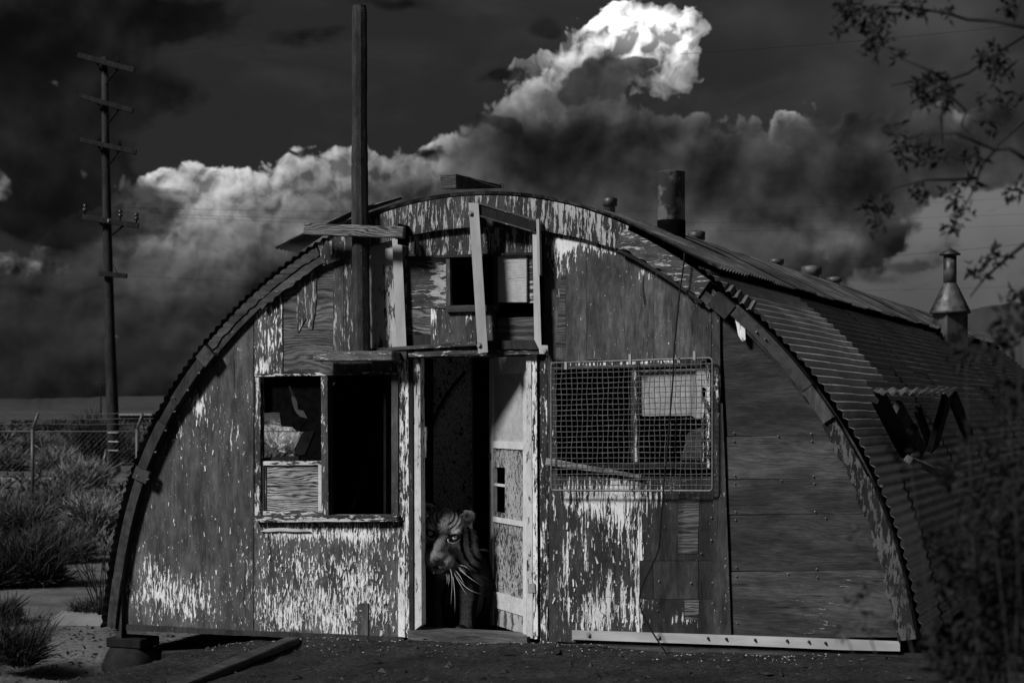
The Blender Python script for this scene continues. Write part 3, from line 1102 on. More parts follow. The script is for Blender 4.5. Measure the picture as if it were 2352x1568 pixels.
# short plank on a bracket left of the door, its paint half gone
pa, pb = on_y(*K('A', 490, 1318), -.14), on_y(*K('A', 1030, 1312), -.14)
o = plank('bracket_plank', pa, pb, .068, .13, M['timber_h'], hut, cov=.32, tone=.8, bevel=.006, segs=8, wob=.002)
wall('bracket', 'A', [(1030, 1335), (1030, 1282), (1098, 1282), (1098, 1335)], 'dark_metal', -.075, .08, clip=False)

# white painted angle irons
def angle_iron(name, c, quad, y, yb, wdt, mat='white_metal', holes=()):
    """L-section: the front flange is the measured quad, the side flange runs back to the wall."""
    f = [on_y(*K(c, *q), y) for q in quad]
    V = [p for p in f] + [p + Vector((0, .006, 0)) for p in f]
    tl, tr, br, bl = f
    V += [tl, bl, tl + Vector((.006, 0, 0)), bl + Vector((.006, 0, 0)), tl + Vector((0, yb - y, 0)), bl + Vector((0, yb - y, 0)), tl + Vector((.006, yb - y, 0)), bl + Vector((.006, yb - y, 0))]
    Fc = [(0, 1, 2, 3), (7, 6, 5, 4), (0, 4, 5, 1), (1, 5, 6, 2), (2, 6, 7, 3), (3, 7, 4, 0), (8, 9, 13, 12), (10, 14, 15, 11), (8, 12, 14, 10), (9, 11, 15, 13), (12, 13, 15, 14)]
    o = from_py(name, V, Fc, M[mat], hut)
    for (hx, hy) in holes:
        bolt(on_y(*K(c, hx, hy), y - .003), M['bolt'], o, .014)
    return o


angle_iron('angle_iron', 'A', [(1000, 512), (1066, 520), (1098, 1250), (1030, 1252)], -.05, -.002, .07)
angle_iron('angle_iron', 'A', [(1522, 266), (1590, 268), (1655, 1288), (1588, 1290)], -.20, -.05, .07, holes=((1538, 338), (1597, 1238)))
angle_iron('angle_iron', 'A', [(1960, 470), (1998, 470), (2022, 1300), (1972, 1200)], -.10, -.003, .05)
angle_iron('angle_iron', 'A', [(1985, 378), (2004, 376), (2012, 760), (1996, 760)], -.12, -.05, .02)
wall('foot_plate', 'A', [(2006, 1298), (2004, 1236), (2064, 1240), (2066, 1298)], 'white_metal', -.112, .006, clip=False)
bolt(on_y(*K('A', 2048, 1276), -.114), M['bolt'], hut, .014)
# slanting dark arm between the irons
plank('slant_arm', on_y(*K('A', 1592, 312), -.16), on_y(*K('A', 1990, 438), -.085), .085, .05, M['dark_timber'], hut, cov=.02, tone=.7)
plank('slant_lath', on_y(*K('A', 1598, 272), -.17), on_y(*K('A', 1985, 388), -.085), .012, .05, M['trim_h'], hut, cov=.3, bevel=0)
plank('slant_lath', on_y(*K('A', 1598, 356), -.17), on_y(*K('A', 1985, 470), -.085), .010, .05, M['trim_h'], hut, cov=.3, bevel=0)

# ---- left window
win = wall('window_frame', 'B', [(202, 1366), (202, 250), (246, 250), (246, 1366)], 'trim', -.028, .06, .45, .6)
win.name = 'window_frame'
W_ = dict(par=win, clip=False)
wall('stile', 'B', [(1292, 1362), (1292, 235), (1345, 232), (1345, 1362)], 'trim', -.02, .05, gauss(.1, [(880, 1130, 30, 60, .35)]), .8, **W_)
wall('head', 'B', [(202, 258), (202, 236), (1336, 214), (1336, 238)], 'trim_h', -.034, .06, .4, .7, **W_)
wall('mullion', 'B', [(735, 1362), (731, 247), (780, 245), (790, 1362)], 'trim', -.03, .06, .34, .8, **W_)
wall('mullion', 'B', [(791, 1362), (781, 245), (799, 244), (804, 1362)], 'dark_timber', -.012, .05, .2, 1.2, **W_)
wall('sill', 'B', [(190, 1416), (190, 1366), (1336, 1358), (1340, 1412)], 'trim_h', -.06, .08, gauss(.42, [(720, 1194, 170, 8, .4)]), .6, rough=.002, **W_)
wall('sash_rail', 'B', [(248, 964), (248, 932), (732, 930), (732, 962)], 'trim_h', -.006, .035, .62, .7, **W_)
wall('sash_rail', 'B', [(265, 1360), (265, 1330), (736, 1328), (736, 1362)], 'trim_h', -.008, .035, .5, .7, **W_)
wall('sash_stile', 'B', [(248, 1345), (248, 965), (270, 965), (270, 1345)], 'trim', -.006, .035, .8, .7, **W_)
wall('sash_stile', 'B', [(271, 1330), (271, 966), (292, 966), (292, 1330)], 'dark_timber', .004, .03, .3, 1.6, **W_)
wall('sash_stile', 'B', [(708, 1328), (708, 963), (734, 963), (734, 1330)], 'trim', -.008, .035, .85, .7, **W_)
wall('pane_board', 'B', [(293, 1328), (293, 968), (708, 966), (708, 1326)], 'ply_hard', .012, .012, .02, 1.15, **W_)
# torn tar paper hanging in the upper light
wall('torn_sheet', 'B', [(246, 545), (246, 255), (470, 255), (500, 330), (470, 335), (515, 520), (535, 550), (560, 575), (622, 592), (545, 700), (500, 660), (415, 655), (405, 590), (398, 545)], 'black', .06, .004, rough=.004, clip=False, par=win)
wall('torn_sheet', 'B', [(735, 930), (560, 930), (515, 845), (590, 700), (545, 690), (622, 592), (590, 530), (545, 520), (540, 460), (505, 380), (480, 330), (500, 250), (735, 250)], 'black', .064, .004, rough=.004, clip=False, par=win)
wall('lower_lath', 'B', [(248, 930), (248, 905), (550, 890), (552, 930)], 'dark_timber', .05, .012, 0, .7, clip=False, par=win)
wall('hanging_strip', 'B', [(520, 860), (570, 720), (590, 700), (680, 690), (600, 880), (550, 885)], 'interior', .055, .004, rough=.004, clip=False, par=win)
# swollen paint lip below the sill
wall('paint_blister', 'B', [(245, 1490), (300, 1468), (420, 1462), (560, 1475), (640, 1492), (520, 1494), (400, 1488), (300, 1495)], 'white_metal', -.02, .018, clip=False)

# dim things inside, right light of the window
plank('inner_brace', on_y(*K('B', 985, 1320), .8), on_y(*K('B', 1190, 700), .8), .03, .03, M['dark_timber'], hut, tone=.6)

# ---- door: boards and jambs
wall('wall_board', 'B', [(1346, 2330), (1340, 110), (1398, 105), (1400, 2335)], 'wall', -.008, .03, gauss(.52, [(925, 1380, 20, 80, .3)]), .6, clip=False, grid=.1)
wall('wall_board', 'B', [(1402, 2335), (1400, 105), (1448, 105), (1450, 2340)], 'wall', -.004, .03, .55, .5, clip=False, grid=.1)
wall('door_jamb', 'C', [(76, 1420), (72, 98), (92, 98), (96, 1420)], 'dark_timber', -.012, .04, .25, 1.2, clip=False)
wall('door_jamb', 'C', [(97, 1410), (93, 100), (128, 100), (136, 1380)], 'trim', .0, .07, gauss(.66, [(950, 1100, 20, 200, .1)]), .7, clip=False)
wall('door_lintel', 'C', [(92, 106), (92, 96), (640, 84), (640, 96)], 'trim_h', .0, .12, .3, .7, clip=False)
wall('door_jamb', 'C', [(640, 1440), (636, 92), (660, 90), (668, 1446)], 'trim', -.006, .10, .72, .6, clip=False)
wall('door_jamb', 'C', [(669, 1448), (662, 90), (686, 88), (692, 1448)], 'wall', -.002, .05, .55, .5, clip=False)
wall('door_jamb', 'C', [(694, 1455), (688, 86), (701, 86), (706, 1455)], 'black', .012, .03, clip=False)
wall('wall_board', 'C', [(707, 1455), (702, 86), (735, 86), (740, 1455)], 'wall', -.006, .03, .4, .45, clip=False)
box('threshold', on_y(*K('C', 70, 1452), -.06), on_y(*K('C', 706, 1418), .2), M['timber_h'], hut, cov=.1, tone=.8)

# open door leaf, swung inwards on the right jamb
hinge = on_y(*K('C', 638, 1440), .06)
PSI = math.radians(47)
DW, DH = .76, on_y(*K('C', 638, 92), .06).z - hinge.z
dirx = Vector((-math.cos(PSI), math.sin(PSI), 0))
dnrm = Vector((-math.sin(PSI), -math.cos(PSI), 0))
leaf = bpy.data.objects.new('door_leaf', None)
COL.objects.link(leaf)
leaf.parent = hut


def leaf_piece(name, a0, a1, z0, z1, d0, d1, mat, cov=.7, tone=.8, par=None):
    """Piece of the leaf: a along the leaf from the hinge, z up, d = depth of its two faces."""
    n = max(1, int((a1 - a0) / .07)), max(1, int((z1 - z0) / .07))
    bm = bmesh.new()
    bmesh.ops.create_cube(bm, size=1.0)
    n_ = 0
    for v in bm.verts:
        a = a0 + (v.co.x + .5) * (a1 - a0)
        z = z0 + (v.co.z + .5) * (z1 - z0)
        d = d0 + (v.co.y + .5) * (d1 - d0)
        v.co = Vector((hinge.x, hinge.y, hinge.z + z)) + dirx * a - dnrm * d
    bmesh.ops.recalc_face_normals(bm, faces=bm.faces[:])
    k = len(bm.verts)
    o = from_bm(name, bm, M[mat], par or leaf)
    set_attr(o.data, 'cov', [cov] * k)
    set_attr(o.data, 'tone', [tone] * k)
    return o


def fz(yc):            # measured height on the door -> fraction of the leaf
    return (1440 - yc) / (1440 - 92) * DH
leaf_piece('stile', 0, .07, 0, DH, 0, .035, 'trim', .93)
leaf_piece('stile', DW - .075, DW, 0, DH, 0, .035, 'trim', .85)
leaf_piece('rail', .07, DW - .075, DH - .12, DH, 0, .034, 'trim_h', .9)
leaf_piece('rail', .07, DW - .075, fz(545), fz(510), 0, .034, 'trim_h', .9)
leaf_piece('rail', .07, DW - .075, fz(915), fz(890), 0, .034, 'trim_h', .9)
leaf_piece('rail', .07, DW - .075, fz(1345), fz(1265), 0, .034, 'trim_h', .86)
leaf_piece('panel', .068, DW - .073, fz(512), DH - .11, .012, .02, 'door_pale', .84, .6)
leaf_piece('panel', .068, DW - .30, fz(892), fz(543), .012, .02, 'door', .62, .5)
leaf_piece('panel', DW - .30, DW - .073, fz(640), fz(543), .012, .02, 'door', .6, .5)
leaf_piece('panel', DW - .30, DW - .073, fz(892), fz(865), .012, .02, 'door', .5, .5)
leaf_piece('panel', DW - .30, DW - .073, fz(735), fz(722), .012, .02, 'trim_h', .7, .5)
leaf_piece('panel', .068, DW - .073, fz(1268), fz(912), .012, .02, 'door', .55, .6)
leaf_piece('panel', .068, DW - .073, 0.01, fz(1343), .010, .02, 'wall_big', .55, .8)
leaf_piece('latch', DW - .05, DW - .02, fz(600), fz(570), -.02, 0, 'dark_metal')
wall('hinge', 'C', [(645, 1226), (643, 1184), (676, 1182), (680, 1226)], 'bolt', -.012, .006, clip=False)

# inner door standing in the dark behind the opening
inner = wall('inner_door', 'C', [(120, 1420), (110, 40), (372, 40), (384, 1420)], 'inner_door', 1.3, .03, .7, .6, clip=False, grid=.2)
wall('rail', 'C', [(220, 584), (220, 572), (370, 570), (370, 580)], 'inner_door', 1.27, .02, .95, .6, clip=False, par=inner)
wall('rail', 'C', [(134, 662), (134, 646), (376, 642), (376, 658)], 'inner_door', 1.27, .02, .95, .5, clip=False, par=inner)
for (a, b_) in (((345, 170), (270, 260)), ((270, 260), (215, 350)), ((215, 350), (170, 480))):
    plank('curved_rib', on_y(*K('C', *a), 1.24), on_y(*K('C', *b_), 1.24), .02, .03, M['dark_timber'], inner, tone=2)
jl = on_y(*K('C', 128, 700), .16)
slab('window_light_block', [(0, 0), (.8, 0), (.8, 2.1), (0, 2.1)], 0, .02, M['interior'], hut, grid=0)  # unseen panel added to keep window sunlight off the tiger
sp_o = [o for o in bpy.data.objects if o.name.startswith('window_light_block')][0]
for v in sp_o.data.vertices:
    x_, y_, z_ = v.co
    v.co = (jl.x - .24 - y_, .1 + x_, z_)
wall('hasp', 'C', [(140, 580), (140, 435), (156, 435), (156, 580)], 'trim', .25, .02, .5, .7, clip=False, rough=.004)

# ---- front wall, right part
fr = gauss(.16, [(1350, 560, 120, 14, .55), (1290, 600, 30, 60, .45), (1420, 575, 60, 14, .4), (1520, 625, 60, 16, .45), (1600, 680, 40, 18, .35), (1560, 800, 80, 40, .05)])
fr_t = gauss(1.0, [(1450, 700, 130, 90, .25)])
wall('wall_panel', 'D', [(136, 1345), (132, 380), (425, 380), (425, 1345)], 'wall', 0, .022, fr, fr_t)
wall('wall_panel', 'D', [(427, 1338), (427, 400), (885, 400), (885, 1332)], 'wall', .002, .022, fr, fr_t)
wall('wall_panel', 'D', [(887, 1332), (887, 500), (1278, 500), (1278, 1325)], 'wall', 0, .022, fr, fr_t)
wall('bare_strip', 'D', [(212, 1250), (238, 960), (252, 760), (284, 760), (282, 1140), (280, 1250)], 'ply_h', -.002, .006, .02, .55, rough=.003)
wall('wall_stile', 'D', [(1282, 1700), (1282, 850), (1336, 900), (1340, 1700)], 'wall', -.02, .03, .30, .55)
wall('wall_stile', 'H', [(104, 1275), (104, -140), (160, -140), (192, 700), (212, 1275)], 'wall', -.018, .03, gauss(.16, [(1690, 1400, 20, 70, .25)]), .6)
# round the right window
wall('wall_strip', 'E', [(170, 240), (170, 175), (1655, 120), (1655, 190)], 'wall', -.003, .02, .42, .6)
wall('wall_board', 'E', [(110, 1420), (108, 60), (168, 60), (215, 245), (238, 1100), (232, 1420)], 'wall', -.002, .022, .32, .6)
wall('window_head', 'E', [(205, 245), (205, 215), (1640, 172), (1640, 210)], 'trim_h', -.012, .05, .3, .7)
rw = wall('window_frame', 'E', [(940, 1125), (940, 230), (972, 228), (978, 1125)], 'dark_timber', -.004, .05, .3, 2.)
wall('mullion', 'E', [(979, 1125), (973, 240), (992, 238), (1004, 1125)], 'trim', -.012, .05, .5, .7, clip=False, par=rw)
wall('board', 'E', [(994, 268), (994, 250), (1560, 232), (1560, 252)], 'trim_h', .002, .03, .8, .7, clip=False, par=rw)
wall('board', 'E', [(994, 690), (994, 268), (1150, 262), (1620, 240), (1625, 700), (1580, 720), (1520, 680)], 'door_pale', .03, .012, .9, .8, clip=False, rough=.003, par=rw)
wall('board', 'E', [(1420, 1110), (1450, 990), (1480, 860), (1520, 820), (1600, 800), (1622, 800), (1622, 1110)], 'ply_soft', .034, .012, .1, 1.5, clip=False, rough=.003, par=rw)
wall('stile', 'E', [(1626, 1170), (1624, 500), (1642, 500), (1644, 1170)], 'trim', .0, .05, .5, .7, clip=False, par=rw)
wall('stile', 'E', [(1660, 1180), (1655, 190), (1698, 180), (1700, 1180)], 'wall', -.006, .05, .5, .5, clip=False, par=rw)
wall('sill', 'E', [(560, 1190), (560, 1160), (960, 1128), (1700, 1120), (1700, 1190)], 'dark_timber', -.004, .05, .1, 1., clip=False, par=rw)
wall('wall_strip', 'E', [(1562, 260), (1545, 200), (1655, 195), (1658, 420), (1610, 400)], 'trim', .012, .02, .8, .8, clip=False)
plank('slipped_board', on_y(*K('E', 130, 1122), -.03), on_y(*K('E', 1045, 1268), -.03), .052, .018, M['timber_h'], hut, cov=.15, tone=1.5, taper=.45, segs=6, wob=.002)
# boards below the right window
c_rl = gauss(.26, [(1400, 1140, 140, 40, .36), (1530, 1120, 60, 40, .25), (1445, 1400, 60, 60, .22), (1350, 1420, 40, 40, .3), (1390, 1380, 26, 70, .3), (1470, 1300, 14, 80, .38), (1450, 1200, 60, 40, .15), (1495, 1180, 12, 50, .4), (1575, 1420, 30, 20, .4), (1345, 1280, 10, 80, .25), (1300, 1330, 20, 90, .25), (1540, 1240, 30, 60, .15)])
def t_rl(x, z): return .34
for i, (y0, y1) in enumerate(((40, 455), (457, 696), (698, 980), (982, 1345))):
    wall('wall_board', 'F', [(125, y1), (125, y0), (640, y0), (640, y1)], 'wall_streak', .002 * (i % 2), .02, c_rl, .9)
    wall('wall_board', 'F', [(642, y1), (642, y0), (835, y0), (835, y1)], 'wall_streak', .001 + .002 * (i % 2), .02, c_rl, .9)
_xe = on_y(1468, 1200, 0).x
_c2 = gauss(.0, [(1575, 1420, 40, 24, .45), (1495, 1200, 14, 80, .42), (1530, 1130, 70, 40, .34)])
def c_rl2(x, z):
    return max(c_rl(x, z) * max(0.0, 1 - (x - _xe) / .16), .07 + _c2(x, z))
for i, (y0, y1) in enumerate(((40, 455), (457, 696), (998, 1345))):
    wall('wall_board', 'F', [(838, y1), (838, y0), (1422, y0), (1424, y1)], 'wall_streak', .002 * (i % 2), .02, c_rl2, .7)
for (x, yy) in ((1398, 360), (1398, 536), (1408, 868), (1408, 1030), (990, 856), (980, 1086), (1320, 640), (860, 320), (868, 1180), (400, 500), (620, 620), (560, 1120), (1240, 870), (1402, 1290)):
    bolt(on_y(*K('F', x, yy), -.001), M['bolt'], hut, .004, name='nail')
wall('wall_board', 'F', [(838, 995), (838, 700), (940, 700), (940, 995)], 'dark_timber', -.002, .02, .1, 1.2)
for x0, x1, tn in ((942, 1135, 1.25), (1137, 1295, 1.15), (1298, 1424, .9)):
    wall('wall_board', 'F', [(x0, 995), (x0, 700), (x1, 700), (x1, 995)], 'dark_timber', .003, .02, .02, tn * 1.6)
wall('bare_strip', 'F', [(1138, 640), (1140, 170), (1305, 165), (1290, 640)], 'ply_h', -.003, .006, .03, .6, rough=.003)
wall('bare_strip', 'F', [(1190, 1155), (1188, 1006), (1300, 1006), (1296, 1155)], 'ply_hard', -.003, .006, .02, .4, rough=.003)
wall('wall_board', 'F', [(60, 1340), (56, -100), (123, -60), (123, 1340)], 'wall', -.004, .022, gauss(.34, [(1262, 1280, 14, 140, .25)]), .5)
# right hand boards, laid flat
for i, (za, zb, tn, cv) in enumerate(((-700, 58, .6, .03), (64, 322, 1.15, .03), (329, 537, .95, .03), (545, 882, .75, .04), (890, 1290, 1.0, .2))):
    wall('wall_plank', 'H', [(190, zb), (150, za), (1600, za - 20), (1600, zb - 4)], 'ply_soft', .004 + .003 * (i % 2), .02,
         gauss(cv, [(1860, 1450, 60, 30, .14), (1900, 1380, 30, 60, .08), (1690, 1440, 60, 40, .10), (1830, 880, 14, 60, .2)]), tn)
wall('torn_paper', 'D', [(1440, 1060), (1510, 1090), (1512, 1200), (1490, 1215), (1462, 1170)], 'wall', -.06, .003, .6, .7, clip=False, rough=.004)

for (x, yy) in ((230, 40), (230, 90), (235, 300), (235, 350), (240, 520), (240, 570), (245, 860), (245, 915), (250, 1200), (700, 45), (705, 90), (715, 305), (720, 350), (725, 520), (735, 870), (740, 920), (500, 60), (520, 330), (790, 560), (800, 1200), (560, 900)):
    bolt(on_y(*K('H', x, yy), .002), M['bolt'], hut, .0035, name='nail')
# ---- base of the front wall
wall('base_beam', 'I', [(265, 1080), (265, 1036), (985, 1074), (1500, 1096), (2290, 1130), (2290, 1165), (985, 1112)], 'dark_timber', -.03, .09, .05, 1.6, clip=False, rough=.003)
wall('base_beam', 'F', [(190, 1358), (190, 1330), (1740, 1382), (3080, 1425), (3080, 1480), (1740, 1410)], 'dark_timber', .002, .05, .1, 1.6, clip=False)
wall('base_board', 'F', [(215, 1402), (210, 1356), (1740, 1408), (3000, 1470), (3000, 1505), (1740, 1450)], 'timber_h', -.05, .05, .02, .45, clip=False, rough=.004)
st = wall('metal_strip', 'F', [(310, 1312), (308, 1240), (1600, 1281), (2420, 1310), (2870, 1328), (2872, 1404), (2424, 1394), (1600, 1358)], 'strip_metal', -.028, .02, clip=False)
for (x, yy) in ((438, 1275), (984, 1292), (1372, 1303), (1515, 1308), (1740, 1316), (1990, 1322), (2160, 1330), (2290, 1340)):
    bolt(on_y(*K('F', x, yy), -.03), M['bolt' if x < 1200 else 'dark_metal'], st, .013 if x < 1200 else .007)

# ---- wire guard over the right window
YG = -.075
guard = tube('window_guard', [on_y(*K('E', x, yy), YG) for x, yy in ((205, 178), (960, 156), (1690, 130), (1714, 140), (1722, 165), (1722, 780), (1722, 1375), (1712, 1396), (1690, 1402), (960, 1400), (205, 1396), (186, 1388), (180, 1365), (180, 780), (180, 205), (188, 184), (205, 178))], .0075, M['wire'], hut, 6)


def gp(fx, fy):
    """Fraction over the guard -> measured point."""
    x = 183 + fx * 1538
    yt = 180 - fx * 50
    yb = 1396 + fx * 5
    return on_y(*K('E', x, yt + fy * (yb - yt)), YG)


for i in range(30):
    f = (i + .9) / 31
    pts = []
    for j in range(13):
        p = gp(f + .0035 * math.sin(j * 1.7 + i) , j / 12)
        p.y += .003 * (-1) ** (i + j)
        pts.append(p)
    pts[0].z += .012
    tube('wire', pts, .0027, M['wire'], guard, 4, smooth=False)
for i in range(23):
    f = (i + 1) / 24
    pts = []
    for j in range(13):
        p = gp(j / 12, f + .002 * math.sin(j * 1.3 + i))
        p.y += .003 * (-1) ** (i + j + 1)
        pts.append(p)
    tube('wire', pts, .0027, M['wire'], guard, 4, smooth=False)
for (x, y0, y1) in ((935, 95, 192), (1551, 68, 150), (322, 168, 240), (352, 1385, 1420), (946, 1382, 1415)):
    a, b_ = on_y(*K('E', x - 16, y1), YG - .012), on_y(*K('E', x + 16, y0), YG + .008)
    box('clip', a, b_, M['white_metal' if y0 < 300 else 'wire'], guard)

# ---- things on the roof that belong to it
def roof_hit(u, v):
    d = ray(u, v)
    yy = 0.0
    while yy < HUT_LEN:
        p = CAM + d * ((yy - CAM.y) / d.y)
        if p.x > 0:
            i = min(range(300, 601), key=lambda k: abs(PROF[k].x - p.x) + (10 if k < 300 else 0))
            if p.z < PROF[i].y and p.x < PROF[600].x + .2:
                return p
        yy += .02
    return CAM + d * 20


def lathe(name, prof, c, mat, par, n=20, smooth=True):
    V, Fc = [], []
    for (r, z) in prof:
        for k in range(n):
            a = 2 * math.pi * k / n
            V.append((c[0] + r * math.cos(a), c[1] + r * math.sin(a), c[2] + z))
    for i in range(len(prof) - 1):
        for k in range(n):
            k2 = (k + 1) % n
            Fc.append((i * n + k, i * n + k2, i * n + n + k2, i * n + n + k))
    Fc.append(tuple(reversed(range(n))))
    Fc.append(tuple((len(prof) - 1) * n + k for k in range(n)))
    return from_py(name, V, Fc, M[mat], par, smooth)


# sheet iron chimney on the right shoulder
cb = roof_hit(1542, 548)
cz = at_depth(1542, 397, (cb - CAM).dot(VIEW)).z
hw = 31.5 / 4000 * (cb - CAM).dot(VIEW)
ch = lathe('chimney', [(hw, -.35), (hw, cz - cb.z), (hw * 1.04, cz - cb.z + .004), (hw * .96, cz - cb.z + .006)], (cb.x, cb.y, cb.z), 'stack', hut, 24)
lathe('soot_collar', [(hw * 1.03, -.30), (hw * 1.035, .12), (hw * 1.02, .13)], (cb.x, cb.y, cb.z), 'black', ch, 24)
# low vents along the ridge
for (u, v0, v1, wd, xx) in ((1401, 482, 453, 34, -.1), (1600, 560, 530, 40, -.1), (1783, 612, 594, 36, -.15), (1864, 640, 610, 48, -.05), (1916, 652, 636, 36, -.15)):
    p0, p1 = on_x(u, v0, xx), on_x(u, v1, xx)
    r = wd / 2 / 4000 * (p0 - CAM).dot(VIEW)
    vn = lathe('ridge_vent', [(r * .72, -.25), (r * .72, (p1.z - p0.z) * .45), (r * .74, (p1.z - p0.z) * .46)], tuple(p0), 'vent', hut, 16)
    lathe('vent_hood', [(r * .98, (p1.z - p0.z) * .3), (r, (p1.z - p0.z) * .9), (r * .5, p1.z - p0.z)], tuple(p0), 'vent', vn, 16)
# cowl ventilator near the far end
vb = roof_hit(2182, 792)
dep = (vb - CAM).dot(VIEW)
def vz(v): return at_depth(2182, v, dep).z - vb.z
px = dep / 4000
vent = lathe('roof_ventilator', [(40 * px, -.4), (40 * px, vz(722)), (38 * px, vz(720))], tuple(vb), 'vent', hut, 4, False)
lathe('hood', [(47 * px, vz(720)), (46 * px, vz(714)), (16 * px, vz(652)), (15 * px, vz(650))], tuple(vb), 'vent', vent, 12)
lathe('pipe', [(15 * px, vz(652)), (15 * px, vz(588))], tuple(vb), 'vent', vent, 14)
lathe('cap', [(24 * px, vz(586)), (24 * px, vz(583)), (3 * px, vz(571)), (1 * px, vz(568))], tuple(vb), 'vent', vent, 16)

# awning window on the right flank
XR = arch(s_of_z(1.45, False))[0].x
aw = loose_sheet('awning', [on_x(*K('X', 70, 258), XR - .02), on_x(*K('X', 905, 246), XR - .02), on_x(*K('X', 760, 312), XR + .36), on_x(*K('X', 185, 300), XR + .36)], 'galv', hut, 8, .012)
def strut(c0, c1, w, xa, xb, mat='dark_timber', tone=.5, name='strut'):
    plank(name, on_x(*K('X', *c0), xa), on_x(*K('X', *c1), xb), w, .05, M[mat], aw, up=(.3, 1, .3), tone=tone, cov=.1)
strut((800, 300), (660, 800), .1, XR + .34, XR + .16)
strut((520, 440), (650, 790), .05, XR + .1, XR + .14)
strut((160, 320), (420, 830), .11, XR + .1, XR + .14)
strut((480, 620), (430, 840), .07, XR + .3, XR + .15)
strut((840, 320), (1000, 720), .1, XR + .08, XR + .14, tone=.8)
strut((330, 420), (560, 830), .1, XR + .06, XR + .11, 'trim', .7, 'stile')
strut((230, 400), (400, 700), .03, XR + .09, XR + .11, 'trim', .7, 'stile')
strut((440, 900), (850, 1075), .045, XR + .35, XR + .4, 'timber', 2.2, 'fallen_lath')

# flakes of paint curling off the boards
ARCH_TIGHT = _hull([(arch(k / 600 * ARC)[0].x - arch(k / 600 * ARC)[1].x * .26, arch(k / 600 * ARC)[0].y - arch(k / 600 * ARC)[1].y * .26) for k in range(0, 601, 12)])
random.seed(21)
V, Fc = [], []
def flakes(n, u0, u1, v0, v1, fn, yb=0.0, size=1.0):
    k = 0
    tries = 0
    while k < n and tries < n * 30:
        tries += 1
        p = on_y(random.uniform(u0, u1), random.uniform(v0, v1), yb)
        if not clip_poly([(p.x - .06, p.z - .06), (p.x + .06, p.z - .06), (p.x + .06, p.z + .06)], ARCH_TIGHT) or random.random() > fn(p.x, p.z) * 1.3:
            continue
        k += 1
        L, w = random.uniform(.012, .05) * size, random.uniform(.005, .014) * size
        ang = random.gauss(0, .12)
        up_ = Vector((math.sin(ang), 0, math.cos(ang)))
        sd = Vector((up_.z, 0, -up_.x))
        lift = random.uniform(.003, .014)
        sgn = random.choice((1, 1, -1))
        b0 = len(V)
        for i in range(4):
            f = i / 3
            c = p + up_ * (f - .5) * L * sgn + Vector((0, -.001 - lift * f * f, 0))
            V.extend([c - sd * w * .5 * (1 - .5 * f), c + sd * w * .5 * (1 - .3 * f)])
        for i in range(3):
            Fc.append((b0 + i * 2, b0 + i * 2 + 1, b0 + i * 2 + 3, b0 + i * 2 + 2))
flakes(420, 590, 910, 1200, 1455, c_low)
flakes(70, 300, 580, 900, 1440, c_left)
flakes(130, 1270, 1462, 1130, 1440, c_rl)
fo = from_py('paint_flakes', V, Fc, metal_mat('curled_paint', .5, .7, .7, 30), hut)
fo['kind'] = 'stuff'
random.seed(22)

# ================================================================== ground
def sstep(x, a, b):
    t = max(0.0, min(1.0, (x - a) / (b - a)))
    return t * t * (3 - 2 * t)


def ground_z(x, y):
    ap = sstep(x + .25 * mnoise.noise((x * 1.3, y * 1.3, 3)), -2.45, -1.75) * (1 - sstep(y, .15, .9)) * (1 - sstep(x, 5.5, 9)) * sstep(y, -9.5, -7)
    top = -.04 + .03 * max(-1.5, min(3.2, x)) - .012 * max(0, -y - .4)
    lip = .05 * math.exp(-((y + .22) / .16) ** 2) * sstep(x, -2.0, -1.0) * (1 - sstep(x, 1.0, 1.4))
    r = math.hypot(x, y)
    low = -.24 + .012 * mnoise.noise((x * .9, y * .9, 0)) + (.35 * mnoise.noise((x * .02, y * .02, 9)) * sstep(r, 40, 150))
    low -= .15 * (1 - sstep(math.hypot((x + 3.0) / 1.1, (y + .45) / .8), .3, 1.2))
    h = low * (1 - ap) + (top + lip) * ap
    if r < 14:
        h += .016 * mnoise.noise((x * 2.6, y * 2.6, 4)) + .012 * mnoise.noise((x * 7, y * 7, 1)) + .005 * mnoise.noise((x * 19, y * 19, 2))
    if -2.95 < x < 3.0 and 0.05 < y < HUT_LEN:
        h = min(h, -.11)
    return h


def shaded_soil_at(x, y):  # where the dirt before the hut carries painted shade
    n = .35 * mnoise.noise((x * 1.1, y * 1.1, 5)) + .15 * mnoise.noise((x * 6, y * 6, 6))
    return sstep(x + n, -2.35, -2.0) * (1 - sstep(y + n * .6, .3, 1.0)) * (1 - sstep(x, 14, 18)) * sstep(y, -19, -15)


NG, RG, KG = 330, 7000.0, 9.2
sh = math.sinh(KG)
cs = [RG * math.sinh(KG * (2 * i / NG - 1)) / sh for i in range(NG + 1)]
V, Fc, so_, far_ = [], [], [], []
for i in range(NG + 1):
    for j in range(NG + 1):
        x, yy = cs[i] - .8, cs[j] - .3
        V.append((x, yy, ground_z(x, yy)))
        so_.append(shaded_soil_at(x, yy))
        far_.append(sstep(math.hypot(x, yy), 35, 110))
for i in range(NG):
    for j in range(NG):
        a = i * (NG + 1) + j
        Fc.append((a, a + NG + 1, a + NG + 2, a + 1))
m, t, b = new_mat('desert_ground')
p = t.node('ShaderNodeTexCoord').outputs['Object']
shaded_soil = attr(t, 'shaded_soil')
n1 = t.noise(p, 2.2, 5.0, .6)
n2 = t.noise(p, 26.0, 5.0, .65)
n3 = t.noise(p, 110.0, 3.0, .6)
nf = t.noise(p, 0.035, 5.0, .6)
sand = t.mul(t.step(n1, .3, .7, .08, .18), t.step(n2, .25, .75, .8, 1.15))
deb = t.step(t.add(t.mul(t.noise(p, 34.0, 5.0, .7), .75), t.mul(n1, .25)), .56, .60)
sand = t.mix(t.mul(deb, .85), sand, .03)
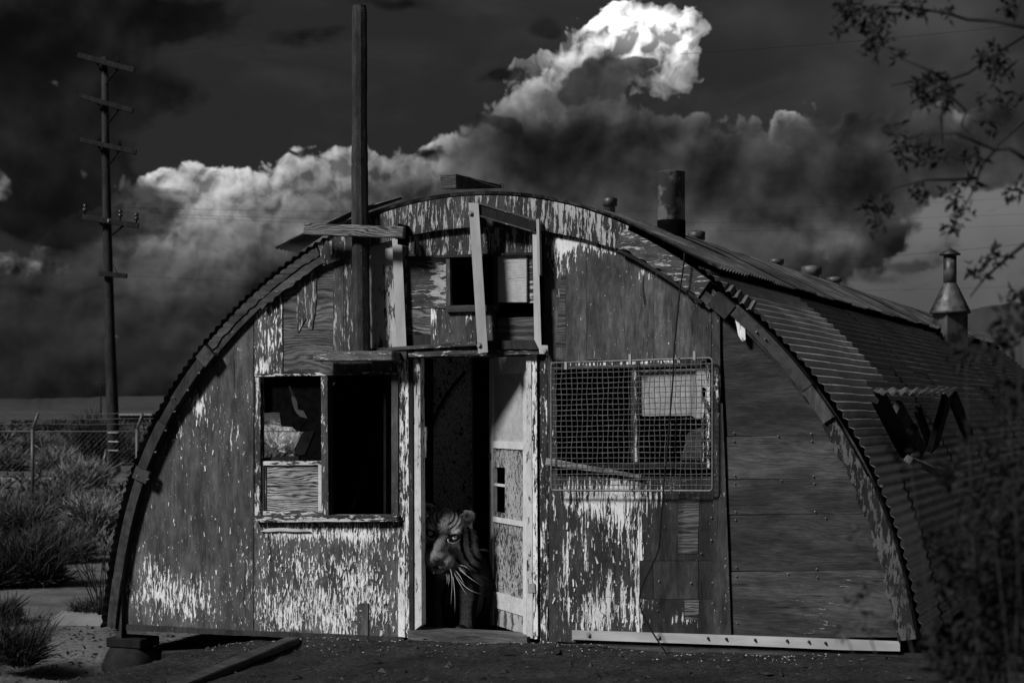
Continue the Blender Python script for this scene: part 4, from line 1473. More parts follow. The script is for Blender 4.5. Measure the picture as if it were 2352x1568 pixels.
sand = t.mul(sand, t.step(nf, .35, .65, .55, 1.15))
sand = t.mix(attr(t, 'scrubland'), sand, t.step(t.noise(p, .3, 6.0, .65), .35, .65, .03, .08))
dirt = t.mul(t.step(t.add(t.mul(n3, .5), t.mul(n2, .5)), .36, .62, .006, .042), t.step(n1, .3, .7, .6, 1.4))  # dirt colour darkened to paint in the shade before the hut
t.put(b.inputs['Base Color'], t.grey(t.mix(shaded_soil, sand, dirt)))
b.inputs['Roughness'].default_value = .95
b.inputs['Specular IOR Level'].default_value = .1
bump(t, b, t.add(t.mul(n2, 1.0), t.mul(n3, .5)), .7, .03)
M['ground'] = m
g = from_py('ground', V, Fc, M['ground'], None, True)
set_attr(g.data, 'shaded_soil', so_)
set_attr(g.data, 'scrubland', far_)
tag(g, 'desert ground, dirt before the hut darkened with painted shade and pale sand at the left', 'ground', kind='structure')

# far ridges
M['hill'] = plain_mat('far_hill', .045, 1, .004, .3, 0, 0)
M['hill_near'] = plain_mat('dark_hill', .05, 1, .01, .35, 0, 0)


def hills(name, dist, prof, label, mat):
    """prof: list of (u, v) of the skyline as measured; built as a ridge with a front slope and a back."""
    V, Fc = [], []
    n = 120
    for i in range(n + 1):
        f = i / n * (len(prof) - 1)
        k = min(len(prof) - 2, int(f))
        u = prof[k][0] + (prof[k + 1][0] - prof[k][0]) * (f - k)
        v = prof[k][1] + (prof[k + 1][1] - prof[k][1]) * (f - k)
        p = at_depth(u, v, dist)
        hgt = p.z + dist * .0006 * mnoise.noise((i * .35, dist, 0))
        out = (Vector((p.x, p.y, 0)) - Vector((CAM.x, CAM.y, 0))).normalized()
        for (dd, zz) in ((-hgt * 2.5 - 60, -2), (-hgt * 1.1, hgt * .6), (0, hgt), (hgt * 1.2, hgt * .5), (hgt * 2.5 + 60, -2)):
            q = Vector((p.x, p.y, 0)) + out * dd
            V.append((q.x, q.y, zz))
    for i in range(n):
        for j in range(4):
            a = i * 5 + j
            Fc.append((a, a + 5, a + 6, a + 1))
    o = from_py(name, V, Fc, M[mat], None, True)
    return tag(o, label, 'hills', kind='structure')


hills('far_hills', 4200, [(-2600, 930), (-1200, 915), (-300, 918), (60, 916), (140, 914), (300, 909), (700, 910), (1100, 900), (1700, 890), (2000, 900)], 'flat dark mesa line on the horizon behind the fence', 'hill')
hills('near_hill', 1400, [(1500, 925), (1800, 850), (2050, 760), (2180, 724), (2260, 704), (2352, 694), (2500, 690), (2900, 720), (3600, 860), (4200, 930)], 'dark rounded hill rising behind the roof ventilator', 'hill_near')

# ================================================================== utility pole and wires
M['pole'] = wood_mat('pole_wood', paint=.2, lo=.008, hi=.03)
M['pole_mid'] = wood_mat('mast_wood', paint=.22, lo=.006, hi=.05, flake=(60, 60, 4))
M['insul'] = plain_mat('glass_insulator', .012, .3, spec=.6)


def ndep(v, z=-.24):
    return (CAM.z - z) * 4000 / (v - 940)


pd = ndep(1084)
pole_base = at_depth(262, 1084, pd)
pole = empty('utility_pole', pole_base, 'tall dark wooden utility pole with five crossarms', 'utility pole')
pl = []
for (u, v, w) in ((262, 1090, 31), (259, 960, 28), (252, 760, 24), (247, 560, 21), (243, 350, 17.5), (240, 132, 14)):
    pl.append((at_depth(u, v, pd), w / 2 * pd / 4000))
V, Fc = tube_data([q[0] for q in pl], [q[1] for q in pl], 14)
sh_ = from_py('shaft', V, Fc, M['pole'], pole, True)
set_attr(sh_.data, 'cov', [.02] * len(V)); set_attr(sh_.data, 'tone', [1.0] * len(V))


def npt(x, y, dd=0.0):
    return at_depth(*K('N', x, y), pd + dd)


ends = []
for (a, b_, w, ins) in (((80, 92), (440, 190), .16, ((325, 150), (340, 152))), ((92, 352), (430, 448), .14, ()), ((96, 632), (452, 712), .14, ((208, 648), (220, 650), (338, 672), (350, 676))), ((108, 1122), (466, 1180), .16, ((125, 1108), (350, 1145), (454, 1165))), ((213, 1482), (393, 1500), .14, ())):
    # arms run slightly away from the viewer at their left end
    pa, pb = npt(*a, -.25), npt(*b_, -.25)
    plank('crossarm', pa, pb, w, .12, M['pole'], pole, tone=.8, bevel=.01)
    ends.append((pa, pb))
    for (x, yy) in ins:
        p0 = npt(x, yy, -.25)
        if yy > 1000:
            lathe('insulator', [(.025, -.05), (.025, .1), (.07, .11), (.08, .16), (.035, .18), (.035, .21), (.065, .22), (.06, .27), (.03, .32)], (p0.x, p0.y, p0.z), 'insul', pole, 10)
        else:
            tube('pin', [p0, p0 + Vector((0, 0, .2))], .025, M['pole'], pole, 5)
for (a, b_) in (((200, 140), (228, 192)), ((332, 178), (268, 256)), ((207, 402), (230, 448)), ((338, 438), (276, 518)), ((210, 672), (232, 712)), ((343, 698), (282, 782)), ((208, 1146), (236, 1178)), ((376, 1172), (296, 1238))):
    tube('brace', [npt(*a, -.22), npt(*b_, -.2)], .035, M['pole'], pole, 5)
for yv in (655, 737, 817):
    q = at_depth(*K('W', 1034, yv), pd - .25)
    box('band', q - Vector((.17, .03, .012)), q + Vector((.17, .03, .012)), M['white_metal'], pole)
box('plate', npt(268, 1152, -.35), npt(282, 1140, -.30), M['white_metal'], pole)
tube('ground_wire', [npt(298, 1420, -.2), npt(330, 1480, -.3)], .012, M['pole'], pole, 4)


def wire(a, b_, sag, label, r=.0032):
    pts = []
    for i in range(25):
        f = i / 24
        p = a.lerp(b_, f)
        p.z -= sag * 4 * f * (1 - f)
        pts.append(p)
    o = tube('power_line', pts, r, M['rubber'], None, 4)
    return tag(o, label, 'power line', 'overhead wires')


p4 = ends[3]
wire(p4[0] + Vector((0, 0, .3)), at_depth(2700, 430, 70), .5, 'thin overhead wire from the left end of the fourth crossarm')
wire(p4[0].lerp(p4[1], .68) + Vector((0, 0, .3)), at_depth(2700, 470, 72), .5, 'thin overhead wire from the middle insulator of the fourth crossarm')
wire(p4[1] + Vector((0, 0, .3)), at_depth(2700, 500, 74), .5, 'thin overhead wire from the right end of the fourth crossarm')
wire(ends[4][1], at_depth(2700, 640, 74), .5, 'thin overhead wire from the lowest crossarm')
wire(ends[0][0], at_depth(900, 55, 120), .3, 'thin overhead wire from the topmost crossarm')
wire(at_depth(1560, 125, 40), at_depth(2700, 15, 40), .1, 'thin overhead wire crossing the upper right sky', .0035)
wire(at_depth(1900, 598, 60), at_depth(2700, 520, 60), .1, 'thin overhead wire passing over the roof ventilator', .005)
# far small pole on the plain
fp = at_depth(232, 952, 240)
o = empty('utility_pole', (fp.x, fp.y, -.3), 'tiny distant utility pole on the plain left of the tall pole', 'utility pole')
tube('shaft', [(fp.x, fp.y, -.3), at_depth(232, 877, 240)], .09, M['pole'], o, 6)
q = at_depth(232, 878, 240)
plank('crossarm', q - RIGHT * .7, q + RIGHT * .7, .12, .12, M['pole'], o, bevel=0)

# ================================================================== mast in front of the wall
mast = empty('wooden_mast', on_y(834, 806, -.12), 'tall dark weathered timber mast rising above the hut front', 'mast')
pl = []
for (c, x0, x1, yy) in (('A', 738, 850, 1280), ('A', 734, 842, 900), ('A', 730, 836, 500), ('A', 727, 830, 0)):
    a, b_ = on_y(*K(c, x0, yy), -.13), on_y(*K(c, x1, yy), -.13)
    pl.append(((a + b_) / 2, (b_ - a).length / 2))
for (u, v, w) in ((826, 300, 35), (826, 150, 35), (826, 30, 34), (826, 14, 31)):
    a = on_y(u, v, -.13)
    pl.append((a, w / 2 * (a - CAM).dot(VIEW) / 4000))
fine = []
for i in range(len(pl) - 1):
    for k in range(6):
        f = k / 6
        fine.append((pl[i][0].lerp(pl[i + 1][0], f), pl[i][1] * (1 - f) + pl[i + 1][1] * f))
fine.append(pl[-1])
V, Fc = tube_data([q[0] for q in fine], [q[1] * random.uniform(.97, 1.03) for q in fine], 10)
Fc = Fc[:]
sh_ = from_py('shaft', V, Fc, M['pole_mid'], mast, False)
set_attr(sh_.data, 'cov', [.22 if v.z < 3.2 else .12 for v in V]); set_attr(sh_.data, 'tone', [1.1] * len(V))
cp = plank('cross_plank', on_y(*K('A', 404, 446), -.23), on_y(*K('A', 1086, 470), -.23), .083, .045, M['beam'], mast, cov=.02, tone=1.0, bevel=.006, segs=8, wob=.003)
box('end_block', on_y(*K('A', 1050, 550), -.2), on_y(*K('A', 1104, 425), -.045), M['black'], mast)

# plank and wire lying on the crown of the roof
rp = [on_y(*K('A', 1378, 72), .05), on_y(*K('A', 1410, 165), .05), on_y(*K('A', 1680, 160), .5), on_y(*K('A', 1700, 150), .5)]
o = plank('roof_plank', on_y(*K('A', 1384, 122), .02), on_y(*K('A', 1700, 158), .9), .1, .12, M['beam'], None, cov=.02, tone=.6, taper=.25, segs=4, wob=.003)
tag(o, 'short weathered plank lying loose on the crown of the roof', 'plank')
pts = [on_y(*K('A', x, yy), .3) for x, yy in ((1440, 78), (1530, 92), (1620, 130), (1700, 152), (1728, 162), (1732, 142), (1750, 134), (1764, 145), (1758, 162), (1735, 166))]
tag(tube('wire_curl', pts, .0035, M['rubber'], None, 5), 'thin curled wire on the roof crown beside the loose plank', 'wire')
# black cable hanging from the right shoulder to the ground
pts = [on_y(*K('D', x, yy), -.12) for x, yy in ((1095, 610), (1090, 680), (1080, 760), (1060, 900), (1040, 1100), (1022, 1300), (1010, 1560))] + [on_y(*K('F', x, yy), -.14) for x, yy in ((1010, 300), (985, 600), (920, 760), (862, 880), (838, 980), (850, 1080), (905, 1200), (985, 1330), (1060, 1440))]
sp = []
for i in range(len(pts) - 1):
    p0, p1, p2, p3 = pts[max(0, i - 1)], pts[i], pts[i + 1], pts[min(len(pts) - 1, i + 2)]
    for k in range(4):
        f = k / 4
        sp.append(.5 * ((2 * p1) + (p2 - p0) * f + (2 * p0 - 5 * p1 + 4 * p2 - p3) * f * f + (3 * p1 - p0 - 3 * p2 + p3) * f ** 3))
sp.append(pts[-1])
tag(tube('hanging_cable', sp, .0055, M['rubber'], None, 6), 'black cable hanging down the front wall from the roof edge across the wire guard', 'cable')

# ================================================================== fence
FD = 37.0
M['fence'] = metal_mat('fence_steel', .05, .09, .5, 20)
fence = empty('chain_link_fence', at_depth(75, 1146, FD), 'chain link fence with slanted barbed wire arms behind the shrubs', 'fence')
def fpt(u, z): 
    q = at_depth(u, 940, FD)
    return Vector((q.x, q.y, z))
gz = -.28
topz = fpt(75, 0) and 1.6 + (940 - 985) / 4000 * FD
for i in range(-3, 6):
    u = 75 + 240 * i
    tube('post', [fpt(u, gz), fpt(u, topz)], .04, M['fence'], fence, 8)
    tube('arm', [fpt(u, topz), fpt(u + 13, topz + .34)], .03, M['fence'], fence, 6)
for k in range(3):
    f = (k + 1) / 3
    tube('barbed_wire', [fpt(75 + 240 * i / 2 + 13 * f, topz + .34 * f - (.02 if i % 2 else 0)) for i in range(-6, 11)], .008, M['fence'], fence, 4)
tube('top_rail', [fpt(-640, topz - .05), fpt(1280, topz - .05)], .012, M['fence'], fence, 5)
V, Fc = [], []
sp_ = .11
u0, u1 = -640, 1280
wd = (u1 - u0) / 4000 * FD
H_ = topz - .06 - gz
o0 = fpt(u0, gz)
n_ = int(wd / sp_)
for i in range(-int(H_ / sp_), n_):
    for sgn in (1, -1):
        x0, x1 = i * sp_, i * sp_ + H_
        if x1 < 0 or x0 > wd:
            continue
        a = o0 + RIGHT * x0 + Vector((0, 0, 0 if sgn > 0 else H_))
        c = o0 + RIGHT * x1 + Vector((0, 0, H_ if sgn > 0 else 0))
        tube_data([a, c], .0011, 3, V, Fc, cap=False)
wm = from_py('wire_mesh', V, Fc, M['fence'], fence)
wm['kind'] = 'stuff'
# low pale kerb behind it
k0, k1 = at_depth(-500, 1104, 44.5), at_depth(132, 1103, 44.5)
M['kerb'] = plain_mat('kerb_concrete', .2, .9, 3)
o = plank('concrete_kerb', Vector((k0.x, k0.y, -.22)), Vector((k1.x, k1.y, -.22)), .16, .2, M['kerb'], None, bevel=.02)
tag(o, 'low pale concrete kerb on the ground behind the fence', 'kerb')
# low dark shed in the distance, right of the utility pole
q = at_depth(322, 962, 210)
sh0 = empty('distant_shed', (q.x, q.y, -.4), 'small dark flat shed far out beyond the second fence post', 'shed')
box('wall', (q.x - 2.2, q.y - 1, -.4), (q.x + 2.2, q.y + 1, .9), M['black'], sh0)
box('roof', (q.x - 2.6, q.y - 1.4, .902), (q.x + 2.6, q.y + 1.4, 1.12), M['kerb'], sh0)

# ================================================================== footing and litter at the left corner
M['concrete'] = plain_mat('old_concrete', .015, .9, 9, .5)
ft = on_z(288, 1532, -.36)
V, Fc = [], []
fy0 = -.02
lft, rgt = on_y(231, 1500, fy0), on_y(346, 1500, fy0)
cx_, hw_ = (lft.x + rgt.x) / 2, (rgt.x - lft.x) / 2
zt, zb = on_y(288, 1487, fy0).z, -.42
n = 18
for (f, k) in ((0, 1.0), (.35, 1.0), (.7, .93), (.9, .82), (1.0, .74)):
    for i in range(n):
        a = 2 * math.pi * i / n
        w = 1 + .07 * mnoise.noise((math.cos(a) * 1.5, math.sin(a) * 1.5, f * 2))
        V.append((cx_ + hw_ * k * w * math.cos(a), fy0 + .08 + hw_ * .9 * k * w * math.sin(a), zb + (zt - zb) * f))
for j in range(4):
    for i in range(n):
        i2 = (i + 1) % n
        Fc.append((j * n + i, j * n + i2, j * n + n + i2, j * n + n + i))
Fc.append(tuple(4 * n + i for i in range(n)))
tag(from_py('concrete_footing', V, Fc, M['concrete'], None, True), 'dark rounded concrete footing under the left corner of the hut', 'footing')
bl = box('packing_block', (cx_ - .15, -.06, zt + .004), (cx_ + .16, .2, on_y(288, 1466, -.06).z), M['dark_timber'], None, tone=.3, cov=.0, bevel=.008)
tag(bl, 'dark timber packing block wedged on the left footing', 'block')
box('corner_post', (on_y(276, 1400, 0).x, -.05, on_y(276, 1466, -.05).z), (on_y(288, 1400, 0).x, .02, .22), M['dark_metal'], hut)
# flat pale board on the sand
c_ = [on_z(u, v, -.22) for u, v in ((118, 1430), (238, 1432), (242, 1408), (142, 1410))]
V = [p + Vector((0, 0, .03)) for p in c_] + [p + Vector((0, 0, -.02)) for p in c_]
o = from_py('pale_board', V, [(0, 1, 2, 3), (4, 7, 6, 5), (0, 4, 5, 1), (1, 5, 6, 2), (2, 6, 7, 3), (3, 7, 4, 0)], M['kerb'])
tag(o, 'pale flat board lying on the sand left of the hut', 'board')
a, b_ = on_z(372, 1504, -.21), on_z(468, 1499, -.2)
tag(plank('short_plank', a, b_, .05, .12, M['dark_timber'], None, tone=1.), 'short dark plank lying under the raised left end of the front wall', 'plank')
rk = on_z(452, 1514, -.22)
bm = bmesh.new()
bmesh.ops.create_icosphere(bm, subdivisions=2, radius=.06)
for v in bm.verts:
    v.co *= 1 + .3 * mnoise.noise(v.co * 14)
    v.co.z *= .75
bm.transform(Matrix.Translation(rk + Vector((0, 0, .03))))
tag(from_bm('rock', bm, M['concrete'], None), 'dark stone on the pale ground below the left wall', 'rock')
# long plank in the dirt before the wall
def gpt(u, v, dz=0.0):
    z = -.05
    for _ in range(12):
        p = on_z(u, v, z)
        z = ground_z(p.x, p.y) + dz
    return on_z(u, v, z)
a, b_ = gpt(*K('I', 1500, 1150), .012), gpt(*K('I', 640, 1500), .012)
tag(plank('long_plank', a, b_, .05, .11, M['timber_h'], None, cov=.02, tone=.32, bevel=.008, segs=6, wob=.006), 'long dark plank half buried in the dirt before the front wall', 'plank')
# crumpled flap at the door sill
V, Fc = [], []
fa = [gpt(*K('Y', x, yy), .01) for x, yy in ((1330, 1215), (1520, 1190), (1700, 1200), (1880, 1150), (1960, 1130))]
fb = [gpt(*K('Y', x, yy), .01) for x, yy in ((1400, 1265), (1560, 1270), (1760, 1262), (1960, 1268), (2010, 1240))]
hts = (.0, .035, .06, .075, .03)
for i in range(5):
    for (p, h) in ((fa[i], .01), (fa[i].lerp(fb[i], .4), hts[i]), (fb[i].lerp(fa[i], .15), hts[i] * .55), (fb[i], -.01)):
        V.append(p + Vector((0, 0, h)))
for i in range(4):
    for j in range(3):
        q = i * 4 + j
        Fc.append((q, q + 4, q + 5, q + 1))
o = from_py('rubber_flap', V, Fc, M['concrete'], None, True)
sd = o.modifiers.new('thick', 'SOLIDIFY'); sd.thickness = .012
ss = o.modifiers.new('sub', 'SUBSURF'); ss.levels = 2; ss.render_levels = 2
tag(o, 'crumpled dark rubber flap lying at the right end of the door sill', 'flap')


# ================================================================== shrubs
def leaf_mat(name, col, var=.5):
    m, t, b = new_mat(name)
    tn = attr(t, 'tone')
    t.put(b.inputs['Base Color'], t.grey(t.mul(tn, col)))
    b.inputs['Roughness'].default_value = .8
    b.inputs['Specular IOR Level'].default_value = .15
    return m


M['scrub_pale'] = leaf_mat('pale_scrub', .19)
M['scrub_mid'] = leaf_mat('grey_scrub', .08)
M['scrub_dark'] = leaf_mat('dark_scrub', .032)
M['straw'] = leaf_mat('dry_straw', .62)
M['twig'] = leaf_mat('bare_twig', .035)


def scrub_mesh(c, h, r, n, wdt, V, Fc, T, droop=.25, up=.9):
    for _ in range(n):
        a = random.uniform(0, 2 * math.pi)
        rr = r * .35 * math.sqrt(random.random())
        p0 = Vector((c[0] + rr * math.cos(a), c[1] + rr * math.sin(a), c[2] + h * .25 * random.random() * (1 - rr / r)))
        el = random.uniform(.1, 1.5) ** .8 * up
        a2 = a + random.gauss(0, .5)
        L = h * random.uniform(.45, 1.0) * (1.0 if el > .7 else .95 * r / h + .1)
        d = Vector((math.cos(a2) * math.cos(el), math.sin(a2) * math.cos(el), math.sin(el)))
        p1 = p0 + d * L * .55
        d2 = (d + Vector((random.gauss(0, .38), random.gauss(0, .38), -droop * 1.6 * random.random()))).normalized()
        p2 = p1 + d2 * L * .45
        s = d.cross(Vector((random.gauss(0, 1), random.gauss(0, 1), random.gauss(0, 1)))).normalized()
        w = wdt * random.uniform(.5, 1.2)
        b0 = len(V)
        V += [p0 - s * w * .6, p0 + s * w * .6, p1 + s * w * .5, p1 - s * w * .5, p2]
        Fc += [(b0, b0 + 1, b0 + 2, b0 + 3), (b0 + 3, b0 + 2, b0 + 4)]
        tn = random.uniform(.45, 1.35)
        T += [tn * .7, tn * .7, tn, tn, tn * 1.1]
        for _k in range(1):
            q0 = p0.lerp(p1, random.uniform(.5, 1)) if _k else p1.lerp(p2, random.uniform(0, .6))
            e_ = q0 + (d2 + Vector((random.gauss(0, .5), random.gauss(0, .5), random.gauss(.1, .4)))).normalized() * L * random.uniform(.15, .3)
            b0 = len(V)
            V += [q0 - s * w * .4, q0 + s * w * .4, e_]
            Fc += [(b0, b0 + 1, b0 + 2)]
            T += [tn, tn, tn * 1.2]


def shrub(u, vb, hpx, wpx, mat, label, n=700, gz=-.24, dep=None, twigs=10, wk=1.0, group='desert shrubs', up=.9, name='desert_shrub'):
    d = dep or ndep(vb, gz)
    p = at_depth(u, vb, d)
    c = Vector((p.x, p.y, gz - .02))
    h, r = hpx * d / 4000, wpx / 2 * d / 4000
    e = empty(name, c, label, 'shrub', group)
    V, Fc, T = [], [], []
    # several crowns make an uneven outline
    for k in range(4):
        a = k * 1.7 + random.random()
        cc = c + Vector((math.cos(a), math.sin(a), 0)) * r * .45 * (k > 0)
        scrub_mesh(cc, h * random.uniform(.65, 1.0) if k else h, r * (.7 if k else .9), n * 2 // 4, .00065 * d * wk, V, Fc, T, up=up)
    o = from_py('foliage', V, Fc, M[mat], e)
    set_attr(o.data, 'tone', T)
    V, Fc = [], []
    for k in range(twigs):
        a, el = random.uniform(0, 6.28), random.uniform(.4, 1.4)
        dd = Vector((math.cos(a) * math.cos(el), math.sin(a) * math.cos(el), math.sin(el)))
        tube_data([c, c + dd * h * .45, c + dd * h * .8 + Vector((random.gauss(0, .05), 0, .05)) * h], [.006 * h + .002, .004 * h + .001, .001], 4, V, Fc)
    o = from_py('stem', V, Fc, M['twig'], e)
    set_attr(o.data, 'tone', [1.0] * len(V))
    return e


shrub(58, 1345, 175, 230, 'scrub_dark', 'large dark rounded shrub at the left edge of the picture', 1500)
shrub(150, 1290, 120, 190, 'scrub_mid', 'grey feathery shrub right of the large dark shrub', 1300)
shrub(45, 1235, 120, 180, 'scrub_mid', 'wide grey shrub growing before the first fence post', 1200)
shrub(215, 1225, 120, 130, 'scrub_pale', 'pale feathery shrub close to the left rim of the hut', 1100)
shrub(140, 1180, 90, 150, 'scrub_mid', 'grey shrub with upright stems before the concrete kerb', 900)
shrub(205, 1120, 90, 140, 'scrub_pale', 'bright pale shrub at the foot of the utility pole', 900)
shrub(130, 1085, 80, 110, 'scrub_pale', 'pale shrub behind the kerb left of the utility pole', 700)
shrub(218, 1068, 140, 120, 'scrub_dark', 'tall dark upright shrub just left of the utility pole', 900, up=1.25)
shrub(296, 1062, 100, 70, 'scrub_mid', 'grey upright shrub between utility pole and hut rim', 600, up=1.2)
shrub(20, 1080, 70, 150, 'scrub_mid', 'low grey shrub at the left edge behind the fence', 700)
shrub(90, 1040, 60, 130, 'scrub_mid', 'flat grey shrub farther out between post and pole', 600)
shrub(120, 995, 34, 110, 'scrub_dark', 'small dark shrub on the far plain below the mesa', 400)
shrub(30, 1000, 30, 120, 'scrub_mid', 'small far shrub on the plain at the left edge', 400)
shrub(640, 1050, 90, 190, 'straw', 'pale shrub seen through the broken left window', 700)
shrub(700, 1015, 64, 260, 'straw', 'far pale shrub seen past the torn sheet in the window', 500)
shrub(218, 1385, 62, 120, 'scrub_mid', 'low grey tuft on the sand beside the hut corner', 600, dep=15.5)
shrub(52, 1512, 150, 190, 'twig', 'dark tangle of bare brush in the lower left corner', 700, dep=12.9, gz=-.27, wk=.8)
shrub(8, 1420, 80, 110, 'scrub_dark', 'dark twiggy clump at the left edge above the brush', 500, dep=15)
# bare twiggy bush beside the rim
d_ = 15.2
c = at_depth(236, 1345, d_)
c.z = -.25
e = empty('bare_bush', c, 'bare branching bush standing close to the left foot of the hut', 'shrub')
V, Fc = [], []
for k in range(16):
    p = Vector(c)
    a = random.uniform(0, 6.28)
    dd = Vector((math.cos(a) * .35, math.sin(a) * .35, 1)).normalized()
    pts = [p.copy()]
    for s_ in range(5):
        dd = (dd + Vector((random.gauss(0, .22), random.gauss(0, .22), .08))).normalized()
        p = p + dd * .15
        pts.append(p.copy())
        if s_ > 1:
            for _ in range(2):
                t2 = (dd + Vector((random.gauss(0, .6), random.gauss(0, .6), .1))).normalized()
                tube_data([p, p + t2 * random.uniform(.06, .16)], [.003, .001], 3, V, Fc, cap=False)
    tube_data(pts, [.008, .007, .006, .005, .004, .002], 4, V, Fc, cap=False)
o = from_py('branches', V, Fc, M['twig'], e)
set_attr(o.data, 'tone', [.6] * len(V))

# scattered scrub on the plain and litter on the sand: nobody could count it
V, Fc, T = [], [], []
for k in range(420):
    dd = random.uniform(46, 260) if k < 300 else random.uniform(22, 46)
    u = random.uniform(-150, 760)
    p = at_depth(u, 940, dd)
    s_ = random.uniform(.3, .9) if dd > 60 else random.uniform(.2, .5)
    scrub_mesh((p.x, p.y, ground_z(p.x, p.y) - .02), s_, s_ * 1.1, 34, .0014 * dd, V, Fc, T)
o = from_py('desert_scrub', V, Fc, M['scrub_mid'])
set_attr(o.data, 'tone', T)
tag(o, 'scattered low grey scrub over the far desert plain', 'scrub', kind='stuff')
V, Fc, T = [], [], []
for k in range(3000):
    tone_ = None
    if k >= 2600:
        x, yy = random.uniform(-2.1, 2.6), random.triangular(-.6, -.07, -.1)
        s_ = random.uniform(.004, .012)
        tone_ = random.uniform(5, 13)
    elif k < 1500:
        x, yy = random.uniform(-4.9, -1.9), random.uniform(-1.6, 3.2)
        s_ = random.uniform(.006, .035)
    else:
        x, yy = random.uniform(-2.6, 3.6), random.uniform(-2.6, -.12)
        s_ = random.uniform(.005, .022) if random.random() < .93 else random.uniform(.025, .05)
    z = ground_z(x, yy)
    a = random.uniform(0, 6.28)
    dx = Vector((math.cos(a), math.sin(a), 0))
    dy = Vector((-dx.y, dx.x, 0))
    c = Vector((x, yy, z + s_ * .1))
    ar = random.uniform(.15, .8)
    b0 = len(V)
    V += [c - dx * s_, c - dy * s_ * ar, c + dx * s_, c + dy * s_ * ar, c + Vector((0, 0, s_ * random.uniform(.25, .7)))]
    Fc += [(b0, b0 + 1, b0 + 4), (b0 + 1, b0 + 2, b0 + 4), (b0 + 2, b0 + 3, b0 + 4), (b0 + 3, b0, b0 + 4)]
    T += [tone_ or random.uniform(.3, 1.4)] * 5
o = from_py('ground_litter', V, Fc, M['twig'])
set_attr(o.data, 'tone', T)
tag(o, 'chips, twigs and pebbles littering the ground before the hut', 'litter', kind='stuff')

# ================================================================== foreground tree at the right (out of focus)
M['leaf'] = leaf_mat('dark_leaf', .014)
M['leaf_pale'] = leaf_mat('dusty_leaf', .07)
M['bark'] = plain_mat('dark_bark', .02, .9)
TD = 4.2
tree = empty('foreground_tree', at_depth(2760, 940, TD) * 1.0, 'dark leafy tree branches hanging into the upper right corner', 'tree')
tb = at_depth(2760, 940, TD)
tree.location = (tb.x, tb.y, -.2)


def vpt(x, y, dd=0.0):
    return at_depth(*K('V', x, y), TD + dd)


trunk_pts = [Vector((tb.x, tb.y, -.25)), Vector((tb.x + .03, tb.y, .6)), Vector((tb.x - .05, tb.y + .02, 1.5)), at_depth(2640, 500, TD), at_depth(2520, 250, TD), at_depth(2480, 0, TD + .1), at_depth(2500, -300, TD + .2)]
tube('trunk', trunk_pts, [.11, .09, .075, .055, .04, .03, .012], M['bark'], tree, 10, jit=.06)
brs = [([(2480 / .9408 * 1.0, 0)], 0)]
branches = [
    [(1900, 60), (1568, 170), (1440, 250), (1300, 350), (1200, 385), (1080, 380), (930, 410)],
    [(1950, 900), (1568, 755), (1500, 710), (1430, 715), (1340, 680), (1250, 640), (1170, 640), (1000, 650)],
    [(1900, 160), (1568, 130), (1430, 100), (1300, 95), (1200, 65), (1050, 40), (900, 30), (760, 70)],
    [(1210, 390), (1215, 460), (1290, 530), (1270, 600), (1340, 680)],
    [(1205, 480), (1170, 560), (1180, 690)],
    [(1900, 380), (1568, 580), (1500, 640), (1440, 700)],
    [(1430, 715), (1360, 800), (1340, 880), (1300, 960), (1240, 1060)],
    [(1340, 850), (1230, 860), (1100, 860), (940, 900), (860, 980), (850, 1080)],
    [(1950, 900), (1568, 1170), (1480, 1240), (1380, 1330), (1310, 1420)],
    [(1200, 385), (1100, 330), (1000, 290), (960, 220)],
    [(900, 30), (850, 110), (880, 200), (860, 290)],
    [(1000, 650), (980, 740), (1040, 780)],
    [(1440, 250), (1420, 330), (1470, 380)],
    [(1568, 1380), (1500, 1440), (1540, 1500)]]
for i, br in enumerate(branches):
    dd = random.uniform(-.25, .25) if i not in (3, 4, 6, 7) else 0
    pts = [vpt(x, y, dd + .03 * math.sin(k * 2 + i)) for k, (x, y) in enumerate(br)]
    r0 = .0065 if i in (0, 1, 2, 5, 8) else .0042
    tube('branch', pts, [r0 * (1 - .75 * k / (len(pts) - 1)) for k in range(len(pts))], M['bark'], tree, 6)


def leaves(clusters, fn, size, V, Fc, T, per):
    for (x, y, r, *k) in clusters:
        n = int(per * (r / 60) ** 2 * (k[0] if k else 1))
        for _ in range(n):
            a, q = random.uniform(0, 6.28), r * math.sqrt(random.random())
            c = fn(x + q * math.cos(a), y + q * math.sin(a) * .8, random.gauss(0, .11))
            d = Vector((random.gauss(0, 1), random.gauss(0, 1), random.gauss(-.3, 1))).normalized()
            s = d.cross(Vector((random.gauss(0, 1), random.gauss(0, 1), random.gauss(0, 1)))).normalized()
            L, w = size * random.uniform(.6, 1.3), size * random.uniform(.25, .5)
            n3 = d.cross(s) * L * .12
            b0 = len(V)
            V += [c, c + d * L * .4 + s * w * .5 + n3, c + d * L, c + d * L * .4 - s * w * .5 + n3]
            Fc += [(b0, b0 + 1, b0 + 2), (b0, b0 + 2, b0 + 3)]
            T += [random.uniform(.4, 1.3)] * 4


